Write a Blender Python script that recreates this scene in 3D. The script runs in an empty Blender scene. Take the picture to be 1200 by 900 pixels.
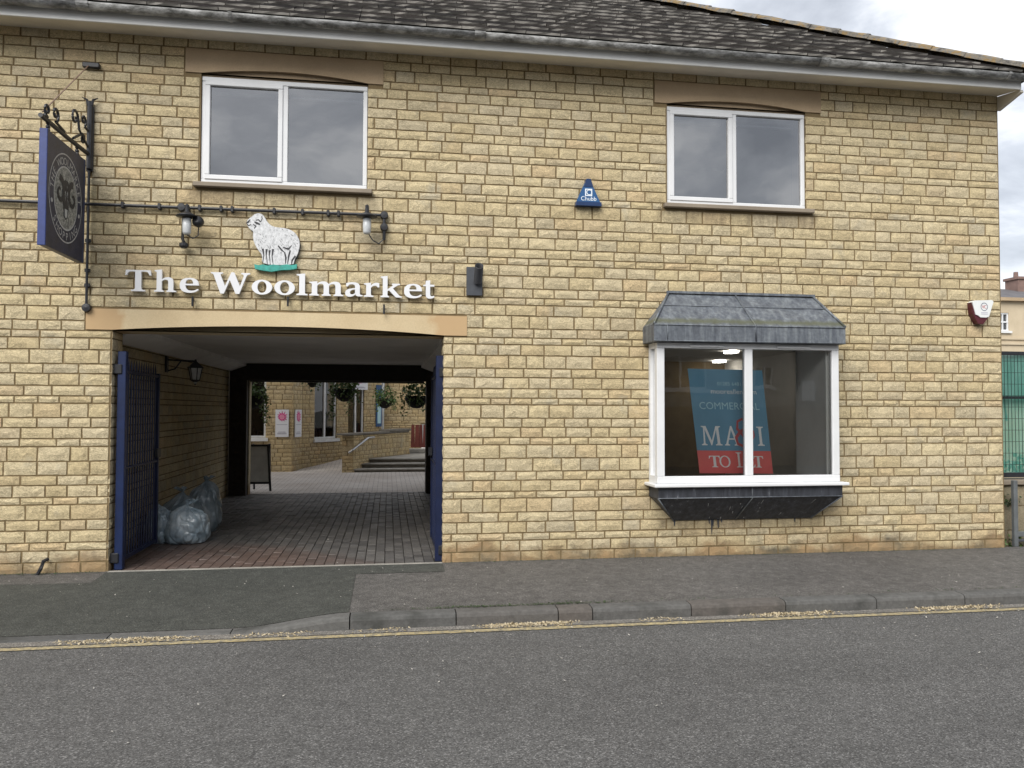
import bpy, math, random
from mathutils import Vector, Matrix, noise as mnoise
from mathutils.geometry import tessellate_polygon
R = random.Random(7)
rad = math.radians
scene = bpy.context.scene
COL = scene.collection

# ------------------------------------------------------------------ camera, sky, sun, exposure
F_PX, W_PX, H_PX = 930.0, 1200.0, 900.0
D_CAM, H_CAM = 8.474896, 1.62
def _rot():
    p, r, y = 0.03245, -0.002924, -0.154886
    cx, sx = math.cos(p), math.sin(p); cz, sz = math.cos(r), math.sin(r); cy, sy = math.cos(y), math.sin(y)
    Rx = Matrix(((1,0,0),(0,cx,-sx),(0,sx,cx))); Rz = Matrix(((cz,-sz,0),(sz,cz,0),(0,0,1))); Ry = Matrix(((cy,0,sy),(0,1,0),(-sy,0,cy)))
    return Rz @ Rx @ Ry
CM = _rot()
def proj(x, y, z):
    c = CM @ Vector((x, z-H_CAM, y+D_CAM))
    return 600+F_PX*c.x/c.z, 450-F_PX*c.y/c.z
def at(px, py, Y=0.0):
    d = CM.transposed() @ Vector(((px-600)/F_PX, (450-py)/F_PX, 1.0))
    t = (D_CAM+Y)/d.z
    return d.x*t, d.y*t+H_CAM
right = Vector((CM[0][0], CM[0][2], CM[0][1])); up = Vector((CM[1][0], CM[1][2], CM[1][1])); fwd = Vector((CM[2][0], CM[2][2], CM[2][1]))
cam_d = bpy.data.cameras.new("camera"); cam = bpy.data.objects.new("camera", cam_d); COL.objects.link(cam)
cam_d.sensor_width = 36; cam_d.lens = F_PX/W_PX*36; cam_d.clip_end = 2000; cam_d.clip_start = 0.05
mw = Matrix((right, up, -fwd)).transposed().to_4x4(); mw.translation = Vector((0, -D_CAM, H_CAM)); cam.matrix_world = mw
scene.camera = cam
scene.view_settings.view_transform = 'Standard'; scene.view_settings.look = 'None'
scene.view_settings.exposure = 1.52; scene.cycles.diffuse_bounces = 8; scene.cycles.max_bounces = 12; scene.view_settings.gamma = 1

SUN_EL, SUN_AZ = 42.0, 212.0      # azimuth measured clockwise from +Y
world = bpy.data.worlds.new("World"); scene.world = world; world.use_nodes = True
wt = world.node_tree; wt.nodes.clear()
def wn(t, **k):
    n = wt.nodes.new(t)
    for a, b in k.items(): setattr(n, a, b)
    return n
sky = wn('ShaderNodeTexSky', sky_type='NISHITA', sun_disc=False)
sky.sun_elevation = rad(SUN_EL); sky.sun_rotation = rad(SUN_AZ); sky.dust_density = 2.0
tc = wn('ShaderNodeTexCoord'); mp = wn('ShaderNodeMapping'); mp.inputs['Scale'].default_value = (1, 1, 2.6)
wt.links.new(tc.outputs['Generated'], mp.inputs['Vector'])
nz = wn('ShaderNodeTexNoise'); nz.inputs['Scale'].default_value = 3.6; nz.inputs['Detail'].default_value = 7; nz.inputs['Roughness'].default_value = .56; nz.inputs['Distortion'].default_value = .35
wt.links.new(mp.outputs[0], nz.inputs['Vector'])
cr = wn('ShaderNodeValToRGB'); cr.color_ramp.elements[0].position = .37; cr.color_ramp.elements[0].color = (3.7, 3.9, 4.3, 1)
cr.color_ramp.elements[1].position = .62; cr.color_ramp.elements[1].color = (8.4, 8.5, 8.7, 1)
e = cr.color_ramp.elements.new(.49); e.color = (5.3, 5.55, 6.0, 1)
wt.links.new(nz.outputs[0], cr.inputs[0])
mxw = wn('ShaderNodeMixRGB'); mxw.inputs[0].default_value = .86
wt.links.new(sky.outputs[0], mxw.inputs[1]); wt.links.new(cr.outputs[0], mxw.inputs[2])
bg = wn('ShaderNodeBackground'); bg.inputs['Strength'].default_value = .055
wt.links.new(mxw.outputs[0], bg.inputs[0])
wo = wn('ShaderNodeOutputWorld'); wt.links.new(bg.outputs[0], wo.inputs[0])
sd = bpy.data.lights.new("sun", 'SUN'); sd.energy = 1.5; sd.angle = rad(46); sd.color = (1, .97, .92)
so = bpy.data.objects.new("sun", sd); COL.objects.link(so)
sv = Vector((math.sin(rad(SUN_AZ))*math.cos(rad(SUN_EL)), math.cos(rad(SUN_AZ))*math.cos(rad(SUN_EL)), math.sin(rad(SUN_EL))))
so.rotation_euler = sv.to_track_quat('Z', 'Y').to_euler(); so.location = sv*40

# ------------------------------------------------------------------ materials
class NT:
    def __init__(s, name):
        s.m = bpy.data.materials.new(name); s.m.use_nodes = True; s.t = s.m.node_tree; s.t.nodes.clear()
        s.out = s.n('ShaderNodeOutputMaterial'); s.p = s.n('ShaderNodeBsdfPrincipled'); s.l(s.p.outputs[0], s.out.inputs[0])
        s.geo = s.n('ShaderNodeNewGeometry'); s.pos = s.geo.outputs['Position']
    def n(s, t, **k):
        x = s.t.nodes.new(t)
        for a, b in k.items(): setattr(x, a, b)
        return x
    def l(s, a, b): s.t.links.new(a, b)
    def v(s, inp, val):
        if hasattr(val, 'is_linked') or hasattr(val, 'links'): s.l(val, inp)
        else: inp.default_value = val
    def math(s, op, a, b=0.0, c=None):
        x = s.n('ShaderNodeMath', operation=op); s.v(x.inputs[0], a); s.v(x.inputs[1], b)
        if c is not None: s.v(x.inputs[2], c)
        return x.outputs[0]
    def scaled(s, sc, vec=None):
        x = s.n('ShaderNodeMapping'); x.inputs['Scale'].default_value = sc; s.l(vec or s.pos, x.inputs[0]); return x.outputs[0]
    def noise(s, scale=5, detail=4, rough=.6, vec=None, dist=0):
        x = s.n('ShaderNodeTexNoise'); x.inputs['Scale'].default_value = scale; x.inputs['Detail'].default_value = detail
        x.inputs['Roughness'].default_value = rough; x.inputs['Distortion'].default_value = dist; s.l(vec or s.pos, x.inputs['Vector']); return x.outputs[0]
    def voro(s, scale=50, vec=None, feature='F1', out=0):
        x = s.n('ShaderNodeTexVoronoi', feature=feature); x.inputs['Scale'].default_value = scale; s.l(vec or s.pos, x.inputs['Vector']); return x.outputs[out]
    def ramp(s, fac, stops, interp='LINEAR'):
        x = s.n('ShaderNodeValToRGB'); r = x.color_ramp; r.interpolation = interp
        while len(r.elements) < len(stops): r.elements.new(.5)
        for e_, (p, c) in zip(r.elements, stops):
            e_.position = p; e_.color = (c, c, c, 1) if isinstance(c, (int, float)) else (*c, 1)
        s.l(fac, x.inputs[0]); return x.outputs[0]
    def mix(s, fac, a, b, mode='MIX'):
        x = s.n('ShaderNodeMixRGB', blend_type=mode); s.v(x.inputs[0], fac)
        for i, q in ((1, a), (2, b)):
            if isinstance(q, tuple): x.inputs[i].default_value = (*q[:3], 1)
            elif isinstance(q, (int, float)): x.inputs[i].default_value = (q, q, q, 1)
            else: s.l(q, x.inputs[i])
        return x.outputs[0]
    def bump(s, h, strength=.5, dist=.01):
        x = s.n('ShaderNodeBump'); x.inputs['Strength'].default_value = strength; x.inputs['Distance'].default_value = dist
        s.l(h, x.inputs['Height']); s.l(x.outputs[0], s.p.inputs['Normal'])
    def base(s, c):
        if isinstance(c, tuple): s.p.inputs['Base Color'].default_value = (*c, 1)
        else: s.l(c, s.p.inputs['Base Color'])
    def rough(s, r): s.v(s.p.inputs['Roughness'], r)
    def z(s):
        x = s.n('ShaderNodeSeparateXYZ'); s.l(s.pos, x.inputs[0]); return x.outputs
    def seed(s):
        a = s.n('ShaderNodeAttribute'); a.attribute_name = 'tint'; o = s.n('ShaderNodeObjectInfo')
        return s.math('FRACT', s.math('ADD', a.outputs['Fac'], o.outputs['Random']))

def simple(name, col, rough=.6, var=.15, vs=6, metallic=0, bump=.15, bs=60, spec=None):
    m = NT(name); n1 = m.noise(vs, 5); n2 = m.noise(bs, 3)
    lo = tuple(c*(1-var) for c in col); hi = tuple(min(1, c*(1+var)) for c in col)
    m.base(m.ramp(n1, [(.3, lo), (.7, hi)])); m.rough(m.ramp(n2, [(.2, max(0, rough-.08)), (.8, min(1, rough+.08))]))
    m.p.inputs['Metallic'].default_value = metallic
    if bump: m.bump(n2, bump, .004)
    return m.m

def brick_mat(name, stops, damp_and_bands=True, tone=1.0):
    m = NT(name); s = m.seed()
    c = m.ramp(s, [(p, tuple(x*tone for x in q)) for p, q in stops])
    c = m.mix(1, c, m.ramp(m.noise(.5, 3), [(.3, (.975, .98, 1.01)), (.7, (1.04, 1.055, 1.13))]), 'MULTIPLY')
    c = m.mix(1, c, m.mix(1, m.ramp(m.noise(30, 6, .75), [(.25, .80), (.75, 1.16)]), m.ramp(m.noise(85, 4, .7, m.scaled((.7, .7, 1.5))), [(.30, .66), (.52, 1.03), (.8, 1.16)]), 'MULTIPLY'), 'MULTIPLY')
    grey = m.ramp(m.noise(3.2, 4, .6), [(.58, 0), (.74, .55)])
    c = m.mix(grey, c, (.40*tone, .375*tone, .30*tone))
    # chisel marks: dirt caught in the wavy grooves of the pitched faces
    g = m.noise(9, 3, .55, m.scaled((1.9, 1.9, 5.0)), 2.2)
    ridge = m.math('ABSOLUTE', m.math('SUBTRACT', g, .5))
    groove = m.ramp(ridge, [(0.0, 1), (.05, 0)])
    gm = m.math('MULTIPLY', groove, m.ramp(m.noise(5, 2), [(.38, 0), (.52, .72)]))
    c = m.mix(gm, c, (.20*tone, .16*tone, .10*tone))
    if damp_and_bands:
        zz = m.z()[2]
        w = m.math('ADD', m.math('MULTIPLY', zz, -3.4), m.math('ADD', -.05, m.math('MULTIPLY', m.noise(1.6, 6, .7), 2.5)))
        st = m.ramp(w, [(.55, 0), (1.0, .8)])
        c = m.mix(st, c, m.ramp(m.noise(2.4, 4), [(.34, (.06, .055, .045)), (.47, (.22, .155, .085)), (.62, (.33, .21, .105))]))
    if damp_and_bands:
        X = m.z()[0]; streaky = m.noise(7, 5, .7, m.scaled((2.2, 1, .35)))
        for xc, hw, z0 in ((-1.085, .93, 3.895), (3.94, .93, 3.895), (3.95, .95, .42)):  # brown tint below each sill and the bay base, ragged lower edge
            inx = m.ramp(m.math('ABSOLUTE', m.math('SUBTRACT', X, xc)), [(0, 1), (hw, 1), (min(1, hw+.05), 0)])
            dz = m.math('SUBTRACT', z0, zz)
            fall = m.math('MULTIPLY', m.math('GREATER_THAN', dz, 0), m.ramp(m.math('ADD', m.math('MULTIPLY', dz, 3.2), m.math('MULTIPLY', m.math('SUBTRACT', streaky, .5), 1.6)), [(0.05, .55), (.75, 0)]))
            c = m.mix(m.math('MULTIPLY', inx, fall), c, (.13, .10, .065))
        top = m.ramp(m.math('ADD', m.math('MULTIPLY', m.math('SUBTRACT', 5.45, zz), 4), m.math('MULTIPLY', m.math('SUBTRACT', streaky, .5), 2)), [(.0, .18), (.35, 0)])  # faint brown tint along the topmost courses
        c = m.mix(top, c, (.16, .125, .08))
    m.base(c); m.rough(.92); m.p.inputs['Specular IOR Level'].default_value = .25
    h = m.math('ADD', m.math('MULTIPLY', m.noise(24, 6, .65, m.scaled((1, 1, 1.8))), .8), m.math('MULTIPLY', m.ramp(ridge, [(0, 0), (.07, 1)]), .7))
    m.bump(h, .5, .010)
    return m.m
STOPS = [(0, (.54, .435, .245)), (.3, (.60, .495, .29)), (.5, (.575, .485, .31)), (.68, (.62, .515, .305)), (.84, (.50, .425, .275)), (.92, (.59, .455, .26)), (1, (.54, .435, .245))]
MAT = {}
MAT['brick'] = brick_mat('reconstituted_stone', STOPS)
MAT['brick_far'] = brick_mat('courtyard_stone', [(p, (c[0]*.92, c[1]*.86, c[2]*.78)) for p, c in STOPS], False, 1.06)
def _mortar():
    m = NT('mortar'); c = m.ramp(m.noise(3, 5), [(.3, (.15, .108, .052)), (.7, (.215, .155, .078))])
    m.base(m.mix(1, c, m.ramp(m.noise(150, 2), [(.3, .8), (.7, 1.15)]), 'MULTIPLY')); m.rough(.95); m.bump(m.noise(160, 3), .5, .003); return m.m
MAT['mortar'] = _mortar()
def _lintel(name, a, b, patch):
    m = NT(name); c = m.ramp(m.noise(1.6, 5, .6), [(.3, a), (.7, b)])
    c = m.mix(1, c, m.ramp(m.noise(90, 3), [(.3, .92), (.7, 1.06)]), 'MULTIPLY')
    if patch:
        x = m.z()[0]
        w = m.math('ADD', m.math('MULTIPLY', m.math('ABSOLUTE', m.math('ADD', x, 1.08)), .9), m.math('MULTIPLY', m.noise(2.2, 4), .7))
        c = m.mix(m.ramp(m.math('MULTIPLY', w, .4), [(.70, 0), (.735, .85)]), c, (.45, .30, .155))
    m.base(c); m.rough(.85); m.bump(m.noise(120, 4), .3, .003); return m.m
MAT['lintel'] = _lintel('cast_stone', (.50, .39, .235), (.57, .465, .295), True)
MAT['lintel_brown'] = _lintel('brown_cast_stone', (.34, .25, .155), (.42, .315, .20), False)
MAT['sill_stone'] = _lintel('grey_sill_stone', (.20, .165, .125), (.28, .235, .18), False)
MAT['white'] = simple('white_frame_plastic', (.66, .67, .68), .35, .05, 3, bump=.05)
MAT['white_old'] = simple('weathered_white_paint', (.66, .665, .66), .5, .12, 8, bump=.1)
MAT['fascia'] = simple('fascia_white', (.66, .66, .64), .45, .09, 2.2, bump=.05)
MAT['soffit'] = simple('soffit_cream', (.60, .56, .48), .7, .1, 3, bump=.05)
MAT['black'] = simple('black_iron', (.016, .017, .021), .45, .3, 20, bump=.25, bs=120)
MAT['darkgrey'] = simple('dark_grey_plastic', (.055, .06, .07), .45, .2, 15, bump=.15)
MAT['blue'] = simple('blue_gate_paint', (.0045, .010, .040), .42, .25, 6, bump=.2, bs=80)
MAT['blue_bright'] = simple('bright_blue_paint', (.004, .014, .060), .4, .2, 9, bump=.15, bs=80)
MAT['navy'] = simple('navy_sign_paint', (.022, .026, .055), .45, .35, 7, bump=.12)
MAT['signblue'] = simple('blue_sign_edge', (.017, .036, .16), .45, .2, 9, bump=.12)
MAT['silver'] = simple('worn_silver_paint', (.42, .43, .43), .55, .25, 40, bump=.1)
def _medal():
    m = NT('mottled_medallion'); m.base(m.ramp(m.noise(38, 7, .75), [(.35, (.07, .075, .08)), (.5, (.22, .225, .21)), (.66, (.48, .48, .44))])); m.rough(.6); return m.m
MAT['medal'] = _medal()
MAT['letter'] = simple('white_letter_acrylic', (.70, .71, .73), .35, .03, 3, bump=.03)
def _sheepmat():
    m = NT('painted_white_wool'); m.base(m.ramp(m.noise(42, 7, .8, m.scaled((1, 1, .6))), [(.30, (.16, .17, .18)), (.46, (.52, .53, .54)), (.62, (.68, .69, .70))])); m.rough(.5); return m.m
MAT['sheep'] = _sheepmat()
MAT['ink'] = simple('black_marking_paint', (.03, .03, .034), .6, .3, 20)
MAT['teal'] = simple('teal_grass_paint', (.035, .30, .25), .5, .25, 30)
def _lead():
    m = NT('weathered_lead'); st = m.noise(5, 6, .65, m.scaled((3.2, 3.2, .45)))
    c = m.ramp(st, [(.30, (.075, .082, .10)), (.5, (.13, .145, .165)), (.70, (.22, .24, .255))])
    c = m.mix(1, c, m.ramp(m.noise(30, 5, .7), [(.3, .75), (.7, 1.2)]), 'MULTIPLY')
    zz = m.z()[2]
    band = m.math('SUBTRACT', 1, m.math('MULTIPLY', m.math('ABSOLUTE', m.math('SUBTRACT', zz, 2.585)), 16))
    moss = m.ramp(m.math('MULTIPLY', m.math('ADD', band, m.math('MULTIPLY', m.noise(9, 4), .9)), .5), [(.38, 0), (.66, .8)])
    c = m.mix(moss, c, (.10, .105, .06)); m.base(c); m.rough(.52); m.p.inputs['Metallic'].default_value = .25
    m.bump(m.noise(14, 5), .4, .008); return m.m
MAT['lead'] = _lead()
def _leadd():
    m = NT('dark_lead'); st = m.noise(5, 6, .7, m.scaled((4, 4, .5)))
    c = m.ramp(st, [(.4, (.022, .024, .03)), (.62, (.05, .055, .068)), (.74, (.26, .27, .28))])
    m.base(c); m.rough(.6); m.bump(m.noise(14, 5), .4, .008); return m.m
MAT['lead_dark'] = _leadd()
def glass(name, ior=1.45, gain=1.0, tint=(.8, .83, .83)):
    m = NT(name); m.t.nodes.remove(m.p)
    tr = m.n('ShaderNodeBsdfTransparent'); tr.inputs[0].default_value = (*tint, 1)
    gl = m.n('ShaderNodeBsdfGlossy'); gl.inputs['Roughness'].default_value = .012
    fr = m.n('ShaderNodeFresnel'); fr.inputs[0].default_value = ior
    mx = m.n('ShaderNodeMixShader'); m.l(m.math('MULTIPLY', fr.outputs[0], gain), mx.inputs[0]); m.l(tr.outputs[0], mx.inputs[1]); m.l(gl.outputs[0], mx.inputs[2])
    b = m.n('ShaderNodeBump'); b.inputs['Strength'].default_value = .04; b.inputs['Distance'].default_value = .02
    m.l(m.noise(2.2, 2), b.inputs['Height']); m.l(b.outputs[0], gl.inputs['Normal']); m.l(b.outputs[0], fr.inputs['Normal'])
    m.l(mx.outputs[0], m.out.inputs[0]); return m.m
MAT['glass'] = glass('shop_glass', 1.5, 3.2, (.95, .96, .96))
MAT['glass_up'] = glass('double_glazing', 1.8, 4.1, (.6, .63, .66))
MAT['glass_far'] = glass('courtyard_glass', 1.5, 1.6, (.6, .6, .6))
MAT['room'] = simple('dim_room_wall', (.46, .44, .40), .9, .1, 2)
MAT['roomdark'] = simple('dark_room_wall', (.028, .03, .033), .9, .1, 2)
MAT['plaster'] = simple('pale_plaster', (.82, .83, .80), .8, .06, 3)
MAT['ceiling'] = simple('grey_painted_ceiling', (.66, .65, .63), .8, .1, 1.5)
MAT['coving'] = simple('pale_boxed_trim', (.74, .73, .71), .7, .08, 3)
MAT['darktimber'] = simple('dark_painted_frame', (.018, .016, .014), .7, .3, 8)
MAT['darkbrick'] = simple('dark_painted_brick', (.03, .024, .02), .75, .4, 14, bump=.5, bs=40)
def _lightpanel():
    m = NT('lit_ceiling_panel'); m.p.inputs['Emission Color'].default_value = (1, .96, .88, 1); m.p.inputs['Emission Strength'].default_value = 9; m.base((.8, .8, .8)); return m.m
MAT['lamp'] = _lightpanel()
def _roof():
    m = NT('lichened_roof_tile'); s = m.seed()
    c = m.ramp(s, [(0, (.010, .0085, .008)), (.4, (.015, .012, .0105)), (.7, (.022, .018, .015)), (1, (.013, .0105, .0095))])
    c = m.mix(m.ramp(m.noise(11, 6, .7), [(.62, 0), (.76, .5)]), c, (.10, .09, .075))
    c = m.mix(m.ramp(m.noise(5, 5, .7), [(.66, 0), (.76, .6)]), c, (.11, .075, .03))
    m.base(c); m.rough(.9); m.bump(m.noise(60, 5), .6, .008); return m.m
MAT['tile'] = _roof(); MAT['tile'].node_tree.nodes['Principled BSDF'].inputs['Specular IOR Level'].default_value = .06
MAT['tile_edge'] = simple('lit_worn_tile_edge', (.27, .255, .23), .9, .35, 5, bump=.4)  # front edges painted paler for the light they catch, on top of wear
def _hip():
    m = NT('mossy_hip_tile'); c = m.ramp(m.noise(9, 6, .7), [(.35, (.06, .055, .05)), (.5, (.17, .155, .13)), (.58, (.2, .13, .05)), (.68, (.24, .2, .13))])
    m.base(c); m.rough(.92); m.bump(m.noise(30, 5), .7, .015); return m.m
MAT['hip'] = _hip()
def _gutter():
    m = NT('stained_grey_gutter'); c = m.ramp(m.noise(5, 7, .75, m.scaled((1, 2, 3))), [(.38, (.06, .06, .055)), (.5, (.2, .2, .195)), (.64, (.42, .425, .42))])
    m.base(c); m.rough(.6); m.bump(m.noise(40, 4), .2, .004); return m.m
MAT['gutter'] = _gutter()
def asphalt(name, lo, hi, flecks=.5, stain=.25, scale=1.0):
    m = NT(name); c = m.ramp(m.noise(.45, 5, .6), [(.3, lo), (.7, hi)])
    c = m.mix(1, c, m.ramp(m.noise(1.0, 4, .55, m.scaled((.18, 1.5, 1))), [(.3, .90), (.7, 1.10)]), 'MULTIPLY')
    ag = m.voro(130*scale, out=1)
    sep = m.n('ShaderNodeSeparateColor'); m.l(ag, sep.inputs[0])
    c = m.mix(1, c, m.ramp(sep.outputs[0], [(0, .42), (.5, .95), (.85, 1.22), (1, 2.3)]), 'MULTIPLY')
    c = m.mix(1, c, m.ramp(m.noise(220*scale, 2), [(.3, .72), (.7, 1.25)]), 'MULTIPLY')
    c = m.mix(1, c, m.ramp(m.noise(9, 6, .7), [(.3, 1-stain*.6), (.7, 1+stain*.5)]), 'MULTIPLY')
    c = m.mix(m.ramp(m.noise(1.7, 6, .7), [(.60, 0), (.75, stain)]), c, (.04, .04, .038))
    m.base(c); m.rough(.88); m.bump(m.voro(130*scale), .55, .006); return m.m
MAT['road'] = asphalt('road_asphalt', (.082, .080, .077), (.102, .100, .097))
MAT['pave'] = asphalt('pavement_asphalt', (.082, .077, .072), (.110, .104, .097), .4, .6, 1.5)
MAT['pave_dark'] = asphalt('newer_pavement_asphalt', (.044, .047, .041), (.062, .064, .056), .4, .5, 1.3)
MAT['channel'] = asphalt('gutter_channel', (.15, .14, .125), (.20, .185, .165), .6, .4, 1.2)
MAT['ground'] = simple('far_ground', (.1, .1, .09), .9, .2, .2)
def _kerb():
    m = NT('concrete_kerb'); s = m.seed(); c = m.ramp(s, [(0, (.075, .075, .073)), (.5, (.105, .103, .098)), (.9, (.092, .09, .086)), (.93, (.098, .088, .08)), (1, (.098, .087, .078))])
    c = m.mix(1, c, m.ramp(m.noise(22, 6, .7), [(.3, .72), (.7, 1.2)]), 'MULTIPLY')
    c = m.mix(m.ramp(m.noise(3, 5), [(.52, 0), (.68, .75)]), c, (.035, .036, .032))
    m.base(c); m.rough(.9); m.bump(m.noise(70, 4), .5, .006); return m.m
MAT['kerb'] = _kerb()
def _yellow():
    m = NT('worn_yellow_line'); w = m.ramp(m.noise(24, 6, .75), [(.40, 1), (.60, 0)])
    c = m.mix(w, m.ramp(m.noise(3, 4), [(.3, (.36, .28, .135)), (.7, (.45, .37, .20))]), (.17, .155, .12)); m.base(c); m.rough(.85); m.bump(m.noise(90, 3), .4, .003); return m.m
MAT['yellow'] = _yellow()
def _paver():
    m = NT('block_paver'); s = m.seed(); x = m.z()
    grey = m.ramp(s, [(0, (.066, .063, .061)), (.5, (.094, .089, .085)), (1, (.12, .114, .107))])
    red = m.ramp(s, [(0, (.085, .060, .050)), (.5, (.115, .078, .064)), (1, (.10, .074, .064))])
    w = m.math('ADD', m.math('ADD', m.math('MULTIPLY', x[0], -.16), m.math('MULTIPLY', x[1], -.22)), m.math('ADD', m.noise(.7, 4), -.05))
    c = m.mix(m.ramp(w, [(.32, 0), (.62, 1)]), grey, red)
    c = m.mix(1, c, m.ramp(m.noise(40, 5, .7), [(.3, .75), (.7, 1.25)]), 'MULTIPLY')
    m.base(c); m.rough(m.ramp(m.noise(3, 3), [(.3, .42), (.7, .68)])); m.bump(m.noise(90, 4), .35, .004); return m.m
MAT['paver'] = _paver()
MAT['paverbed'] = simple('dark_joint_sand', (.035, .033, .03), .95, .3, 20)
def _court():
    m = NT('courtyard_paving'); v = m.n('ShaderNodeTexBrick'); v.inputs['Scale'].default_value = 1; v.inputs['Brick Width'].default_value = .2; v.inputs['Row Height'].default_value = .1
    v.inputs['Mortar Size'].default_value = .006; v.inputs['Color1'].default_value = (.46, .42, .385, 1); v.inputs['Color2'].default_value = (.54, .50, .46, 1); v.inputs['Mortar'].default_value = (.13, .12, .105, 1)
    m.l(m.pos, v.inputs['Vector']); c = m.mix(1, v.outputs[0], m.ramp(m.noise(.8, 5), [(.3, (.85, .8, .76)), (.7, (1.1, 1.1, 1.1))]), 'MULTIPLY'); m.base(c); m.rough(.85); return m.m
MAT['court'] = _court()
MAT['step'] = simple('grey_stone_step', (.28, .265, .235), .9, .25, 5, bump=.4)
MAT['coping'] = simple('dark_stone_coping', (.17, .155, .13), .9, .25, 6, bump=.4)
MAT['steel'] = simple('galvanised_rail', (.45, .45, .45), .35, .1, 10, metallic=.7)
MAT['poster'] = simple('poster_paper', (.74, .75, .79), .5, .03, 3, bump=0)
MAT['pink'] = simple('pink_splat_ink', (.62, .05, .25), .5, .15, 30, bump=0)
MAT['palepink'] = simple('pale_pink_ink', (.75, .28, .42), .5, .15, 30, bump=0)
MAT['greyink'] = simple('pale_grey_print', (.45, .45, .52), .5, .1, 30, bump=0)
MAT['board'] = simple('chalk_grey_board', (.68, .69, .66), .6, .12, 9, bump=.05)
def _leafm(name, a, b):
    m = NT(name); m.base(m.ramp(m.seed(), [(0, a), (1, b)])); m.rough(.55)
    m.p.inputs['Transmission Weight'].default_value = 0; return m.m
MAT['leaf'] = _leafm('basket_leaves', (.04, .095, .02), (.15, .24, .06))
MAT['ivy'] = _leafm('dark_ivy_leaves', (.015, .035, .01), (.04, .07, .02))
MAT['flower'] = _leafm('trailing_pale_leaves', (.12, .17, .05), (.24, .25, .10))
MAT['liner'] = simple('dark_basket_liner', (.014, .013, .012), .9, .3, 30)
def _bag(name='translucent_refuse_sack', k=1.0):
    m = NT(name); c = m.ramp(m.noise(5, 5, .65), [(.3, (.24*k, .34*k, .41*k)), (.52, (.44*k, .53*k, .59*k)), (.72, (.66*k, .72*k, .74*k))])
    c = m.mix(m.ramp(m.noise(3.1, 3), [(.66, 0), (.78, .5)]), c, (.42, .30, .18))
    m.base(c); m.rough(.24); m.p.inputs['Transmission Weight'].default_value = .3; m.p.inputs['Coat Weight'].default_value = .35
    m.bump(m.noise(6, 4, .5, m.scaled((2.2, 2.2, .8)), 2.0), .5, .02); return m.m
MAT['bag'] = _bag(); MAT['bag_blue'] = _bag('blue_tinted_refuse_sack', .62)
MAT['boardblue'] = simple('estate_board_blue', (.13, .32, .46), .5, .06, 4, bump=0)
MAT['boardred'] = simple('estate_board_red', (.80, .15, .14), .5, .06, 4, bump=0)
MAT['boardtext'] = simple('estate_board_white', (.86, .88, .86), .5, .03, 4, bump=0)
MAT['boardteal'] = simple('estate_board_pale_teal', (.45, .70, .76), .5, .03, 4, bump=0)
MAT['ampred'] = simple('estate_board_red_letter', (.52, .09, .10), .5, .03, 4, bump=0)
MAT['alarmblue'] = simple('alarm_box_blue', (.018, .085, .22), .35, .1, 9, bump=.05)
MAT['alarmnavy'] = simple('alarm_box_navy', (.008, .03, .10), .35, .1, 9, bump=.05)
MAT['alarmtext'] = simple('alarm_print_white', (.75, .8, .84), .4, .03, 9, bump=0)
MAT['alarmwhite'] = simple('alarm_box_white', (.70, .72, .71), .35, .05, 9, bump=.03)
MAT['maroon'] = simple('alarm_box_maroon', (.075, .012, .018), .35, .1, 9, bump=.03)
MAT['alarmred'] = simple('alarm_print_red', (.42, .05, .06), .4, .1, 9, bump=0)
MAT['lampglass'] = simple('frosted_lamp_glass', (.55, .57, .58), .25, .12, 20, bump=.05)
MAT['wire'] = simple('rusty_wire', (.22, .15, .11), .6, .2, 30)
def _net():
    m = NT('green_debris_net'); m.t.nodes.remove(m.p); d = m.n('ShaderNodeBsdfDiffuse'); t = m.n('ShaderNodeBsdfTranslucent'); tr = m.n('ShaderNodeBsdfTransparent')
    c = m.ramp(m.noise(3, 5, .6, m.scaled((2, 2, .6))), [(.3, (.10, .42, .32)), (.7, (.26, .60, .50))]); m.l(c, d.inputs[0]); m.l(c, t.inputs[0])
    a = m.n('ShaderNodeMixShader'); a.inputs[0].default_value = .45; m.l(d.outputs[0], a.inputs[1]); m.l(t.outputs[0], a.inputs[2])
    b = m.n('ShaderNodeMixShader'); b.inputs[0].default_value = .26; m.l(a.outputs[0], b.inputs[1]); m.l(tr.outputs[0], b.inputs[2]); m.l(b.outputs[0], m.out.inputs[0]); return m.m
MAT['net'] = _net()
MAT['fence'] = simple('dark_green_fence_steel', (.012, .04, .035), .5, .2, 20)
MAT['postgrey'] = simple('grey_metal_post', (.11, .12, .125), .6, .2, 10)
MAT['rubble'] = brick_mat('mossy_garden_stone', [(0, (.24, .2, .13)), (.5, (.31, .26, .17)), (1, (.21, .2, .13))], False)
MAT['ashlar'] = _lintel('far_ashlar', (.47, .39, .27), (.54, .45, .32), False)
MAT['slate'] = simple('far_slate_roof', (.105, .10, .105), .8, .25, 1.5)
MAT['chim'] = simple('red_brown_chimney', (.20, .13, .11), .9, .2, 3)
MAT['oppstone'] = brick_mat('opposite_house_stone', [(0, (.34, .32, .27)), (.5, (.42, .39, .33)), (1, (.36, .34, .29))], False)
MAT['petal'] = _leafm('dry_petals', (.30, .235, .13), (.52, .45, .32))
MAT['fleck'] = _leafm('pale_road_flecks', (.22, .21, .19), (.46, .44, .40))
MAT['rust'] = simple('red_orange_canvas', (.13, .028, .02), .7, .2, 6)
MAT['shopstuff'] = simple('dark_shop_display', (.10, .06, .08), .8, .9, 5)

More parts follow.
